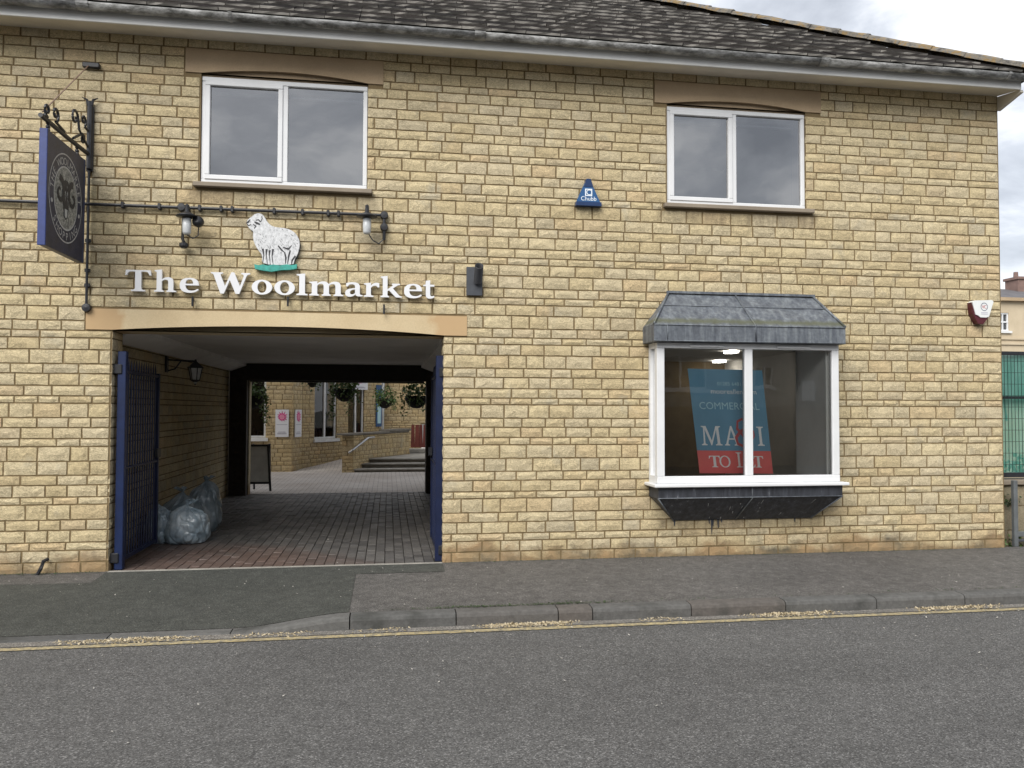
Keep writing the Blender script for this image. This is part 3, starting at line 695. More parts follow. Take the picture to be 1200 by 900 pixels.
# eaves: soffit, fascia, box end, gutter
MB().poly([(.02, 5.434), (-.349, 5.372), (-.349, 5.39), (.02, 5.452)], [], lambda u, v, d: (d, u, v), -9, 7.262).build('soffit', 'soffit', building)
MB().bbox(-9, 7.262, -.372, -.350, 5.366, 5.56, .004).build('fascia', 'fascia', building)
MB().poly([(.0, 5.424), (-.345, 5.372), (-.36, 5.34), (-.0, 5.25)], [], lambda u, v, d: (d, u, v), 7.258, 7.30).build('box_end', 'soffit', building)
XC, EY, EZ, PT = 7.40, -.44, 5.545, .675
g = MB(); n = 10; prof = [(-.44+.062*math.cos(math.pi*(1+i/n)), 5.492+.054*math.sin(math.pi*(1+i/n))) for i in range(n+1)]
prof += [(y*1.0+(.006 if y < -.44 else -.006), z+.008) for y, z in prof[::-1]]
segs = [-9.0, -5.6]+[at(p, 50, -.45)[0] for p in (97, 562, 965)]+[7.42]
for i in range(len(segs)-1):
    a, b = segs[i]+.001, segs[i+1]-.001; m = len(prof)
    vs = [(x, y, z-.004*(x > 0)*0) for x in (a, b) for y, z in prof]
    g.add(vs, [(k, (k+1) % m, m+(k+1) % m, m+k) for k in range(m)]+[tuple(range(m)), tuple(range(m, 2*m))])
g.fix = True; gut = g.build('gutter', 'gutter', building, True)
for x in segs[1:-1]+[at(270, 30, -.45)[0], at(760, 60, -.45)[0], at(1055, 80, -.45)[0], at(1180, 88, -.45)[0]]:
    u_ = MB(); pr = [(-.44+.071*math.cos(math.pi*(1+i/n)), 5.494+.062*math.sin(math.pi*(1+i/n))) for i in range(n+1)]; pr2 = [(y, z+.006) for y, z in pr[::-1]]; pr = pr+pr2; m = len(pr)
    wd = .055 if x in segs else .018
    u_.add([(xx, y, z) for xx in (x-wd, x+wd) for y, z in pr], [(k, (k+1) % m, m+(k+1) % m, m+k) for k in range(m)]+[tuple(range(m)), tuple(range(m, 2*m))]); u_.fix = True
    u_.build('gutter_union' if wd > .03 else 'gutter_bracket', 'gutter', gut)
# roof deck, tiles, hip
RU = 6.2      # run of the slope in plan
rd = MB(); dz = -.035
rd.add([(-9, EY, EZ+dz), (XC, EY, EZ+dz), (XC-RU, EY+RU, EZ+dz+RU*PT), (-9, EY+RU, EZ+dz+RU*PT)], [(0, 1, 2, 3)])
rd.add([(XC, EY, EZ+dz), (XC, 8.0, EZ+dz), (XC-RU, 8.0, EZ+dz+RU*PT), (XC-RU, EY+RU, EZ+dz+RU*PT)], [(0, 1, 2, 3)])
rd.add([(-9, EY+RU, EZ+dz+RU*PT), (XC-RU, EY+RU, EZ+dz+RU*PT), (XC-RU, 8.0, EZ+dz+RU*PT), (-9, 8.0, EZ+dz+RU*PT)], [(0, 1, 2, 3)])
roof = rd.build('roof', 'tile', building)
sl = math.atan(PT); cs, sn = math.cos(sl), math.sin(sl)
GA = .335
def tile_mesh(rg):
    mb = MB(); L = .46; th = .024
    vs = []
    for y, base in ((-.012, .030), (L, .0)):
        for x in (0, .25, .5, .75, 1):
            vs.append((x, y+(rg.uniform(-.008, .008) if y < 0 else 0), base+th+rg.uniform(-.004, .004)))
    for y, base in ((-.012, .030), (L, .0)):
        for x in (0, .25, .5, .75, 1): vs.append((x, y, base))
    fs = [(i, i+1, i+6, i+5) for i in range(4)]+[(10+i, 11+i, i+1, i) for i in range(4)]+[(0, 5, 15, 10), (4, 14, 19, 9)]
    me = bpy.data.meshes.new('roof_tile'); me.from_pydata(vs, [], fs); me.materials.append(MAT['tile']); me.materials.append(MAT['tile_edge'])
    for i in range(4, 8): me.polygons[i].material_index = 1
    a = me.attributes.new('tint', 'FLOAT', 'FACE'); a.data.foreach_set('value', [0.0]*len(fs)); return me, vs, fs
TM = [tile_mesh(R) for _ in range(8)]
tl = MB(); tiles = []
for r in range(int(RU/cs/GA)):
    s0 = r*GA-.03
    x = -9+(.15 if r % 2 else 0)+R.uniform(-.03, .03)
    while True:
        w = R.uniform(.30, .37)
        if x+w > XC-(s0+.30)*cs: break
        tiles.append((x, w-.006, s0, R.uniform(-.005, .005), R.uniform(-.002, .003))); x += w
def tw(x, s, h): return (x, EY+s*cs-h*sn, EZ-.03+s*sn+h*cs)
def tarea(t):
    p = [proj(*tw(t[0]+a*t[1], t[2]+b, .03)) for a, b in ((0, 0), (1, 0), (1, .33), (0, .33))]
    c = (sum(q[0] for q in p)/4, sum(q[1] for q in p)/4)
    if not (0 < c[0] < 1200 and c[1] > 0): return 0
    return abs(sum(p[i][0]*p[(i+1) % 4][1]-p[(i+1) % 4][0]*p[i][1] for i in range(4)))/2
tiles.sort(key=tarea, reverse=True)
for i, (x, w, s0, dl, dh) in enumerate(tiles):
    me, vs, fs = TM[i % 8]
    if i < 298:
        o = bpy.data.objects.new('roof_tile', me); COL.objects.link(o); o.parent = roof
        o.rotation_euler = (sl, 0, 0); o.scale = (w, 1, 1); p = tw(x, s0+dl, dh); o.location = (p[0]-2.0, p[1], p[2])
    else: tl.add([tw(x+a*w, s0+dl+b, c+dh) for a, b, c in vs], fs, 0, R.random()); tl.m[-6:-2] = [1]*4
# slope on the right end
for r in range(int(RU/cs/GA)):
    y = 8.0; s0 = r*GA
    while y-.3 > EY+s0*cs+.42:
        me, vs, fs = R.choice(TM)
        tl.add([(XC-(s0+b)*cs+c*sn, y-.3+a*.294, EZ-.03+(s0+b)*sn+c*cs) for a, b, c in vs], [tuple(reversed(q)) for q in fs], 0, R.random()); y -= .3
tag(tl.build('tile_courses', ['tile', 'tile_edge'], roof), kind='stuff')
hd = Vector((-1, 1, PT)).normalized(); hl = RU*math.sqrt(2+PT*PT); q = 0.0
A_ = Vector((1, 1, 0)).normalized(); B_ = hd.cross(A_); B_ = B_ if B_.z > 0 else -B_
while q < hl-.1:
    mb = MB(); o0 = Vector((XC, EY, EZ))+hd*q; vs = []; n = 6
    for j, sc in ((0, 1.0), (.2, .96), (.44, .88)):
        for i in range(n+1):
            a = math.pi*i/n; vs.append(o0+hd*j+A_*math.cos(a)*.115*sc*(1+R.uniform(-.08, .08))+B_*(math.sin(a)*.085*sc+.0-.0+R.uniform(-.008, .008)))
    fs = [(j*(n+1)+i, j*(n+1)+i+1, (j+1)*(n+1)+i+1, (j+1)*(n+1)+i) for j in range(2) for i in range(n)]+[tuple(range(n+1))]
    mb.add(vs, fs, 0, R.random()); mb.build('hip_tile', 'hip', roof); q += .4

# ------------------------------------------------------------------ bay window
BX0, BX1, BY = 2.86, 4.98, -.28
mb = MB(); zt, zb = 2.352, .83
for a, b in ((BX0, BX0+.085), (at(873.5, 480, BY)[0], at(882.5, 480, BY)[0]), (BX1-.08, BX1)): mb.bbox(a, b, BY, BY+.07, zb+.0785, zt-.0595, .005)
mb.bbox(BX0, BX1, BY-.003, BY+.072, zb, zb+.078, .005); mb.bbox(BX0, BX1, BY-.003, BY+.072, zt-.059, zt, .005)
for s, x in ((1, BX0), (-1, BX1)):      # side lights
    xa, xb = sorted((x, x+s*.06))
    mb.box(xa, xb, -.055, -.004, zb+.0785, zt-.0595); mb.box(xa, xb, BY+.073, -.004, zb, zb+.078); mb.box(xa, xb, BY+.073, -.004, zt-.059, zt); mb.box(xa+.01, xb-.01, BY+.073, BY+.10, zb+.0785, zt-.0595)
bay = mb.build('bay_window', 'white', building)
m0, m1 = at(873.5, 480, BY)[0], at(882.5, 480, BY)[0]
for a, b in ((BX0+.075, m0+.01), (m1-.01, BX1-.07)):
    MB().add([(a, BY+.03, zb+.07), (b, BY+.03, zb+.07), (b, BY+.03, zt-.05), (a, BY+.03, zt-.05)], [(0, 1, 2, 3)]).build('pane', 'glass', bay)
for x in (BX0+.03, BX1-.03):
    MB().add([(x, BY+.08, zb+.07), (x, -.04, zb+.07), (x, -.04, zt-.05), (x, BY+.08, zt-.05)], [(0, 1, 2, 3)]).build('pane', 'glass', bay)
for p0, p1 in ((808, 847), (910, 949)):
    x0, x1 = at(p0, 403, BY)[0], at(p1, 403, BY)[0]
    MB().bbox(x0, x1, BY-.022, BY-.004, zt-.045, zt-.022, .004).build('trickle_vent', 'white', bay)
MB().bbox(2.805, 5.045, -.365, -.002, .795, .829, .007).build('sill_board', 'white', bay)
# lead roof over the bay
c = MB(); x0, x1, yf, ze, zt2 = 2.795, 5.005, -.375, 2.535, 2.925; r0, r1 = 3.09, 4.83
c.box(x0+.002, x1-.002, yf+.002, .01, 2.356, 2.40); 
c.hexa([(x0, yf, 2.36), (x1, yf, 2.36), (x1, .01, 2.36), (x0, .01, 2.36), (x0, yf, ze), (x1, yf, ze), (x1, .01, ze), (x0, .01, ze)])
def lead_patch(P, nu, nv, amp):
    vs = []; 
    for j in range(nv+1):
        for i in range(nu+1):
            u, v = i/nu, j/nv; a = Vector(P[0]).lerp(Vector(P[1]), u); b = Vector(P[3]).lerp(Vector(P[2]), u); q = a.lerp(b, v)
            k = amp*mnoise.noise(q*5.0) if 0 < i < nu and 0 < j < nv else 0
            vs.append((q.x, q.y-.5*k+.003, q.z+k))
    c.add(vs, [(j*(nu+1)+i, j*(nu+1)+i+1, (j+1)*(nu+1)+i+1, (j+1)*(nu+1)+i) for j in range(nv) for i in range(nu)])
lead_patch([(x0, yf, ze+.003), (x1, yf, ze+.003), (r1, 0, zt2), (r0, 0, zt2)], 36, 8, .012)
lead_patch([(x0, .01, ze+.003), (x0, yf, ze+.003), (r0, 0, zt2), (r0, .01, zt2)], 8, 6, .008)
lead_patch([(x1, yf, ze+.003), (x1, .01, ze+.003), (r1, .01, zt2), (r1, 0, zt2)], 8, 6, .008)
can = c.build('lead_canopy', 'lead', bay)
s = MB()
s.tube([(x0, yf, ze+.012), (r0, -.004, zt2+.008)], .014, 6); s.tube([(x1, yf, ze+.012), (r1, -.004, zt2+.008)], .014, 6)
xm = (x0+x1)/2; s.tube([(xm+.05, yf-.002, 2.37), (xm+.05, yf, ze+.01), (xm-.02, -.004, zt2+.006)], .010, 6)
for v in (.60,):
    a = Vector((x0, yf, ze)).lerp(Vector((r0, 0, zt2)), v); b = Vector((x1, yf, ze)).lerp(Vector((r1, 0, zt2)), v); s.tube([a+Vector((0, -.002, .006)), b+Vector((0, -.000, .002))], .005, 6)
s.tube([(x0, yf-.002, ze), (x1, yf-.002, ze)], .007, 6); s.tube([(x0, yf-.002, 2.364), (x1, yf-.002, 2.364)], .006, 6)
s.tube([(x0+.15, yf-.003, 2.365), (x0+.15, yf-.001, ze)], .006, 6)
s.build('lead_roll', 'lead', can, True)
MB().poly([(r0-.02, zt2+.004), (r1+.02, zt2+.004), (r1+.02, zt2+.03), (r0-.02, zt2+.03)], [], facade, -.01, .022).build('flashing', 'lead', can)
# lead clad base under the bay
b_ = MB(); a0, a1 = 2.862, 4.99
b_.hexa([(a0, -.305, .672), (a1, -.305, .672), (a1, .01, .672), (a0, .01, .672), (a0, -.31, .794), (a1, -.31, .794), (a1, .01, .794), (a0, .01, .794)])
b_.hexa([(3.13, -.02, .40), (4.77, -.02, .40), (4.77, .01, .40), (3.13, .01, .40), (a0+.004, -.30, .671), (a1-.004, -.30, .671), (a1-.004, .01, .671), (a0+.004, .01, .671)])
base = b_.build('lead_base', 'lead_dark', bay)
s = MB(); s.tube([(a0, -.306, .676), (a1, -.306, .676)], .006, 6); s.tube([(3.93, -.312, .78), (3.93, -.308, .67), (3.86, -.03, .402)], .007, 6)
s.tube([(a0, -.304, .672), (3.13, -.022, .40)], .008, 6); s.tube([(a1, -.304, .672), (4.77, -.022, .40)], .008, 6); s.build('lead_roll', 'lead', base, True)
# white streaks and dark drips run from the base
st = MB()
for i in range(13):
    u = R.choice((R.uniform(3.1, 4.7), R.gauss(3.62, .13), R.gauss(3.9, .2))); h = R.uniform(.1, .95); l = R.uniform(.04, .2)
    v0, v1 = h, max(0.02, h-l); w = R.uniform(.003, .008)
    def sp(v, du): return (3.95+(u-3.95)*(.80+.2*v)+du+.012*v, -.02-.28*v-.003, .40+.27*v-.003)
    st.add([sp(v1, -w*.3), sp(v1, w*.3), sp(v0, w), sp(v0, -w)], [(0, 1, 2, 3)])
tag(st.build('lime_streak', 'silver', base), kind='stuff')
st = MB()
for x, l in ((3.585, .17), (3.60, .08), (3.66, .10), (3.555, .05), (3.70, .04), (3.15, .07), (4.58, .05)):
    st.add([(x-.012, -.012, .405), (x+.012, -.012, .405), (x+.004, -.012, .405-l), (x-.003, -.012, .405-l)], [(3, 2, 1, 0)])
tag(st.build('drip_stain', 'lead_dark', base), kind='stuff')
# the empty shop seen through the bay
r = MB(); X0, X1, Y0, Y1, Z0, Z1 = 1.6, 7.0, .335, 9.0, .0, 2.62
r.add([(X0, Y0, Z0), (X1-.1, Y0, Z0), (X1-.1, Y1, Z0), (X0, Y1, Z0), (X0, Y0, Z1), (X1-.1, Y0, Z1), (X1-.1, Y1, Z1), (X0, Y1, Z1)], [(0, 1, 2, 3), (7, 6, 5, 4), (1, 5, 6, 2), (0, 3, 7, 4), (3, 2, 6, 7)])
room = r.build('shop_room', 'room', bay)
v = MB()
v.box(4.885, 4.918, BY+.11, .5, .86, 2.345); v.box(2.932, 2.965, BY+.11, .34, .86, 2.345); v.box(2.966, 4.884, .0, .335, 2.33, 2.36)
v.build('reveal_lining', 'plaster', room)
MB().box(2.93, 4.92, BY+.073, .33, .80, .845).build('window_board', 'white', room)
for p in ((857, 413), (843, 424), (832, 433)):
    d = CM.transposed() @ Vector(((p[0]-600)/F_PX, (450-p[1])/F_PX, 1)); t = (Z1-.03-H_CAM)/d.y
    X, Y = d.x*t, d.z*t-D_CAM
    if Y < 8.6: MB().box(X-.05*(1+Y/9), X+.05*(1+Y/9), Y-.13, Y+.13, Z1-.04, Z1-.01).build('ceiling_light', 'lamp', room)

# ------------------------------------------------------------------ passage: ceiling, boxed trim, rear frame, floor
MB().box(-2.95, .95, .335, 7.1, 2.475, 2.60).build('passage_ceiling', 'ceiling', building)
def trim(x, s):
    MB().poly([(x, 2.474), (x+s*.30, 2.474), (x+s*.30, 2.43), (x+s*.04, 2.335), (x, 2.335)], [], lambda u, v, d: (u, d, v), .36, 6.98).build('boxed_trim', 'coving', building)
trim(-2.93, 1); trim(.93, -1)
MB().box(-2.62, .735, 7.0, 7.18, 2.165, 2.474).build('rear_beam', 'darktimber', building)
for a, b in ((-2.93, -2.62), (.735, .94)): 
    MB().box(a, b, 7.0, 7.4, -.05, 2.43).build('rear_pier', 'darkbrick', building)
    pj = MB()
    for br in layout(a+.004, b-.002, COURSES, [(-9, 9, 2.42, 9)], R, .2, .3): put_brick(pj, br, lambda x, y, z: (x, 6.985+y*.6, z), R)
    pj.build('pier_brickwork', 'darkbrick', building)
MB().box(-2.617, -2.60, 7.19, 7.41, -.02, 2.16).build('pier_edge', 'brick', building)
MB().box(-2.59, .70, 7.19, 7.41, 2.14, 2.42).build('rear_lintel', 'darktimber', building)

def zc(x, y):   # courtyard rises as a ramp beside the steps
    return .0+.03*sm(7, 12, y)+.34*sm(12.2, 16.0, y)*(1-sm(-1.0, -.6, x))
bed = MB(); bed.box(-2.95, .95, .03, 7.3, -.15, -.022); bedo = tag(bed.build('passage_paving', 'paverbed'), kind='structure')
MB().bbox(-2.74, .585, -.045, .028, -.12, .003, .006).build('threshold_strip', 'step', bedo)
pv = []; 
xx = -2.94; col = 0
while xx < .93:
    y = .035-(.1 if col % 2 else 0)
    while y < 7.28:
        a, b = max(y, .033), min(y+.2, 7.295)
        if b-a > .03 and not (y < .33 and (xx < -2.74 or xx > .48)): pv.append((xx+.003, xx+.101, a+.003, b-.003, R.uniform(-.0035, .0035)))
        y += .2
    xx += .1043; col += 1
pv.sort(key=lambda q: (proj(q[0], q[2], 0)[0] < 130)*100+q[2])
ps = MB(); PM = []
for i in range(5):
    m = MB(); m.bbox(0, 1, 0, 1, -.05, 0, .004); 
    vs = [(x if .01 < x < .99 else x, y, z) for x, y, z in m.v]
    k = [(0 if x < .001 else 1 if x > .999 else (.045 if x < .5 else .955), 0 if y < .001 else 1 if y > .999 else (.022 if y < .5 else .978), z+R.uniform(-.0015, .0015)) for x, y, z in m.v]
    mm = MB(); mm.add(k, m.f); mm.fix = True; o = mm.build('paver', 'paver'); PM.append((o.data, k, m.f)); bpy.data.objects.remove(o)
for i, (a, b, c0, d0, h) in enumerate(pv):
    me, k, f = PM[i % 5]
    if i < 298:
        o = bpy.data.objects.new('paver', me); COL.objects.link(o); o.parent = bedo; o.location = (a, c0, h); o.scale = (b-a, d0-c0, 1)
    else: ps.add([(a+x*(b-a), c0+y*(d0-c0), z+h) for x, y, z in k], f, 0, R.random())
ps.fix = True; tag(ps.build('paver_field', 'paver', bedo), kind='stuff')
cg = sheet('courtyard', frange(-8, 6, 56), frange(7.29, 26, 60), zc, 'court'); tag(cg, kind='structure')

# ------------------------------------------------------------------ gates
def gate(loc, label, sgn, y0, y1, flip):
    """leaf folded back along the passage wall; runs from hinge y0 to free end y1 at x = loc"""
    g = thing('entrance_gate', label, 'gate', (loc, y0, 0))
    zt = 2.20
    MB().bbox(loc-.04, loc+.04, y0-.04, y0+.04, .0, zt, .006).build('hinge_stile', 'blue_bright' if not flip else 'blue', g)
    MB().bbox(loc-.025, loc+.025, y1-.05, y1, .06, 2.03, .005).build('end_stile', 'blue', g)
    for nm, z, h in (('top_rail', 1.98, .03), ('middle_rail', 1.0, .025), ('bottom_rail', .07, .04)):
        MB().bbox(loc-.02, loc+.02, y0+.041, y1-.051, z, z+h, .004).build(nm, 'blue', g)
    n = 13
    for i in range(n):
        y = y0+.10+(y1-y0-.22)*i/(n-1); m = MB(); m.tube([(loc-sgn*0, y, .11), (loc, y, 2.06), (loc, y, 2.14)], [.0095, .0095, .001], 6)
        m.build('bar', 'blue', g)
    for z in (2.02, .12):
        MB().bbox(loc-sgn*.045-.05, loc-sgn*.045+.05, y0-.055, y0+.03, z-.05, z+.05, .008).build('hinge', 'black', g)
    m = MB(); m.bbox(loc+sgn*.02, loc+sgn*.05, y1-.16, y1-.02, 1.06, 1.16, .006); m.build('lock_box', 'black', g)
    return g
gate(-2.665, 'blue steel bar gate with spiked tops folded open beside the refuse sacks', 1, .10, 1.36, False)
gate(.548, 'blue steel gate seen edge on against the pier nearest the bay window', -1, .10, 1.36, True)

# ------------------------------------------------------------------ hanging sign and its bracket
SX, SY0, SY1, SZ0, SZ1 = -3.015, -1.0, -.14, 3.055, 4.085
sg = thing('hanging_sign', 'navy hanging sign board with a ram head medallion hung from the iron bracket', 'sign', (SX, -.57, SZ1))
MB().bbox(SX-.03, SX+.03, SY0+.003, SY1, SZ0, SZ1, .004).build('board', 'navy', sg)
MB().bbox(SX-.034, SX+.034, SY0-.012, SY0+.002, SZ0-.004, SZ1+.004, .004).build('front_edge', 'signblue', sg)
MB().bbox(SX-.031, SX+.0325, SY1+.001, SY1+.03, SZ0, SZ1, .004).build('back_edge', 'blue_bright', sg)
CYs, CZs = -.575, 3.575
def face(u, v, d): return (SX+.030+d, CYs+u, CZs+v)     # the face turned to the camera
def ring(mb, r0, r1, asp, fn, d, mi=0, n=56):
    vs = [fn(r*math.cos(2*math.pi*k/n), r*asp*math.sin(2*math.pi*k/n), d) for r in (r0, r1) for k in range(n)]
    mb.add(vs, [(k, (k+1) % n, n+(k+1) % n, n+k) for k in range(n)], mi)
rg_ = MB(); ring(rg_, .372, .383, 1.08, face, .0015); ring(rg_, .262, .275, 1.08, face, .0015); rg_.build('ring', 'silver', sg)
d_ = MB(); d_.poly([(.262*math.cos(2*math.pi*k/48), .262*1.08*math.sin(2*math.pi*k/48)) for k in range(48)], [], face, -.002, .001); med = d_.build('medallion', 'medal', sg)
def arc_text(string, size, rr, a0, a1, outward):
    n = len(string); out = []
    for i, ch in enumerate(string):
        if ch == ' ': continue
        a = a0+(a1-a0)*i/(n-1); px, pz = rr*math.cos(a), rr*1.08*math.sin(a)
        t = a-math.pi/2 if outward else a+math.pi/2; c, s_ = math.cos(t), math.sin(t)
        mb = MB(); mb.text(ch, size, lambda x, y, d: face(px+x*c-y*s_, pz+x*s_+y*c, d), .002); mb.build('letter', 'silver', sg)
arc_text('THE WOOLMARKET', .098, .286, rad(172), rad(8), True)
arc_text('SHOPPING', .098, .356, rad(222), rad(318), False)
for a in (195, 345): 
    m = MB(); m.poly([(.325*math.cos(rad(a))+.02*math.cos(k*.6), .325*1.08*math.sin(rad(a))+.02*math.sin(k*.6)) for k in range(10)], [], face, 0, .003); m.build('stud', 'silver', sg)
h = MB()      # ram: face, horns curling on either side
h.poly([(-.075, .13), (-.03, .17), (.04, .17), (.08, .12), (.075, .02), (.055, -.1), (.035, -.18), (-.005, -.2), (-.04, -.17), (-.06, -.08), (-.085, .03)], [], face, 0, .003)
h.build('ram_face', 'ink', med)
for s_ in (-1, 1):
    hn = MB(); pts = []; wd = []
    for i in range(22):
        t = i/21; a = rad(80)+t*rad(400); r_ = .115*(1-.72*t); pts.append((s_*(.13+.02*t-r_*math.cos(a)*-.8*1.0), .05+r_*math.sin(a)-.03*t)); wd.append(.065*(1-.75*t))
    stroke(hn, pts, wd, face, .004); hn.build('horn', 'ink', med)
    e_ = MB(); e_.poly([(s_*.03+.012*math.cos(k), .055+.008*math.sin(k)) for k in range(6)], [], face, .003, .0045); e_.build('eye', 'silver', med)
mz = MB(); mz.poly([(-.03, -.1), (.03, -.1), (.025, -.165), (0, -.185), (-.025, -.165)], [], face, .003, .005); mz.build('muzzle', 'silver', med)
fm = MB()
for i in range(26):
    x, z = R.uniform(-.07, .07), R.uniform(-.02, .15); fm.add([face(x, z, .0042), face(x+.006, z, .0042), face(x+.004+R.uniform(-.01, .01), z-R.uniform(.02, .05), .0042)], [(0, 1, 2)])
tag(fm.build('fleece_marks', 'silver', med), kind='stuff')

bk = thing('sign_bracket', 'black wrought iron bracket with scrolls and a long wall bar carrying the sign', 'bracket', (-2.98, 0, 3.6))
MB().tube([(-2.98, -.03, 4.70), (-2.98, -.03, 4.02)], .028, 8).bbox(-3.012, -2.948, -.028, -.002, 4.0, 4.66, .004).build('wall_plate', 'black', bk)
m = MB()
for s_ in (-1, 1): m.tube([(-2.98+s_*.015, -.04, 4.66), (-2.98+s_*.03, -.04, 4.72), (-2.98+s_*.075, -.04, 4.74)], [.015, .012, .004], 6)
m.build('finial', 'black', bk)
MB().tube([(-2.98, -.03, 4.0), (-2.98, -.03, 3.6), (-2.98, -.03, 2.64)], .013, 7).build('wall_bar', 'black', bk)
m = MB(); m.lathe([(0, -.05), (.04, -.045), (.045, -.02), (.04, 0)], (-2.98, 0, 2.625), 10, 'y'); m.build('end_boss', 'black', bk)
for z in (3.3, 3.0, 2.85): MB().bbox(-3.005, -2.955, -.034, -.002, z-.018, z+.018, .004).build('bar_clip', 'black', bk)
MB().tube([(-2.99, -.05, 4.17), (-3.01, -.5, 4.175), (SX, -1.08, 4.18)], .021, 8).build('arm', 'black', bk)
def scroll(y, z, r0, turns, a0, s_, lead):
    pts = list(lead)
    for i in range(20):
        t = i/19; a = a0+s_*t*turns*2*math.pi; r_ = r0*(1-.72*t); pts.append((-3.0, y+r_*math.cos(a), z+r_*math.sin(a)))
    return pts
for p in (scroll(-.36, 4.42, .085, 1.1, 0, 1, [(-2.99, -.05, 4.24), (-2.99, -.15, 4.28), (-3.0, -.25, 4.34)]), scroll(-.14, 4.47, .06, 1.0, rad(-60), 1, [(-2.99, -.06, 4.40)]),
          scroll(-.16, 4.28, .055, 1.1, rad(150), -1, [(-2.99, -.42, 4.2), (-3.0, -.3, 4.26)]), scroll(-.80, 4.29, .07, 1.2, rad(-90), 1, [(-3.0, -.6, 4.2)]), scroll(-.98, 4.26, .06, 1.1, rad(-80), -1, [(-3.0, -1.04, 4.2)])):
    MB().tube(p, .0125, 6).build('scroll', 'black', bk)
for y in (-.92, -.25):
    m = MB()
    for k, z in enumerate((4.165, 4.13, 4.10)): m.lathe([(.006, -.018), (.018, -.01), (.018, .01), (.006, .018)], (SX, y, z), 8, 'xy'[k % 2])
    m.build('hanger', 'black', bk)
MB().bbox(-3.06, -2.90, -.05, .0, 5.05, 5.10, .006).build('stay_anchor', 'black', bk)
MB().tube([(-3.0, -.05, 5.06), (SX, -1.04, 4.22)], .006, 5).build('stay_wire', 'wire', bk)

# ------------------------------------------------------------------ conduit and its well glass lamps
cd = thing('black_conduit', 'thin black conduit pipe running along the wall above the sheep and lettering', 'pipe', (-2, 0, 3.67))
MB().tube([(-9, -.035, 3.665), (-3.3, -.035, 3.665), (-.06, -.035, 3.672)], .017, 8).build('pipe', 'black', cd)
MB().tube([(-.055, -.035, 3.66), (-.055, -.035, 3.41)], .017, 8).build('drop_pipe', 'black', cd)
for x, z in ((-.055, 3.672), (-.055, 3.545), (-2.0-.09, 3.67)):
    m = MB(); m.lathe([(0, -.062), (.036, -.06), (.042, -.05), (.042, 0), (0, 0)], (x, 0, z), 12, 'y'); m.build('junction_box', 'black', cd)
for px in (145, 188, 235, 260, 273, 322, 355, 385, 397):
    x = at(px, 245)[0]; MB().bbox(x-.014, x+.014, -.058, 0, 3.64, 3.70, .004).build('pipe_clip', 'black', cd)
def well_lamp(x, y, z, label, big):
    t = thing('wall_lamp', label, 'lamp', (x, 0, z), 'well glass lamps on the conduit')
    m = MB(); m.tube([(x-.01, -.03, z+.11), (x-.01, y*.6, z+.17), (x, y, z+.16), (x, y, z+.08)], .012, 7); m.build('arm', 'black', t)
    m = MB(); m.lathe([(.018, .16), (.022, .09), (.05, .075), (.10, .05), (.108, .04), (.05, .035), (.048, .02)], (x, y, z), 18); m.build('cap', 'black', t, True)
    m = MB(); m.lathe([(.042, .03), (.043, -.06), (.04, -.12), (.03, -.14), (0, -.142)], (x, y, z), 14); m.build('glass_jar', 'lampglass', t, True)
    m = MB(); pts = [(x+.02, y, z-.14), (x+.06, y*.7, z-.19), (x+.12, y*.4, z-.21), (x+.165, -.05, z-.16)] if not big else [(x, y, z-.14), (x+.05, y*.8, z-.17), (x+.09, y*.6, z-.13), (x+.09, y*.5, z-.02)]
    m.tube(pts, .006, 6); m.build('cable', 'darkgrey', t)
    if big:
        m = MB(); m.lathe([(0, -.075), (.035, -.07), (.055, -.04), (.055, 0), (.03, .03), (0, .035)], (x+.10, y*.75, z+.0), 14, 'y'); m.build('sensor', 'black', t, True)
        m = MB(); m.tube([(x-.075, -.04, z+.1), (x-.075, -.05, z-.16), (x-.05, -.09, z-.2)], .016, 7); m.lathe([(.028, -.02), (.045, .0), (.045, .025), (.02, .04)], (x-.055, -.08, z-.235), 12); m.build('photocell', 'black', t)
x, z = at(219, 262, -.2); well_lamp(x, -.2, z+.03, 'black lamp with a grey side sensor on the conduit between sign and sheep', True)
x, z = at(430, 262, -.2); well_lamp(x, -.2, z+.03, 'black capped lamp with frosted jar at the conduit end above the letter a', False)

# ------------------------------------------------------------------ shop name in raised letters
lt = thing('shop_lettering', 'raised white serif letters spelling The Woolmarket on the wall above the arch', 'lettering', (-1.08, 0, 2.82))
def base_z(px): return 2.802-.006*(px-150)/350
S_ = .214/.69
for ch, a, b in (('T', 146.5, 177), ('h', 180.5, 206.5), ('e', 210.5, 233), ('W', 247, 293), ('o', 295, 319), ('o', 321.5, 345.5), ('l', 347.5, 360.5), ('m', 362.5, 402.5), ('a', 404.5, 425), ('r', 426.5, 444.5), ('k', 446, 471), ('e', 473.5, 494.5), ('t', 496, 509)):
    m = MB(); x0, x1 = at(a, 335, -.05)[0], at(b, 335, -.05)[0]
    put_glyph(m, ch, x0, x1, facade, 2.792+.008, S_/1000, .018, .052); m.build('letter', 'letter', lt)

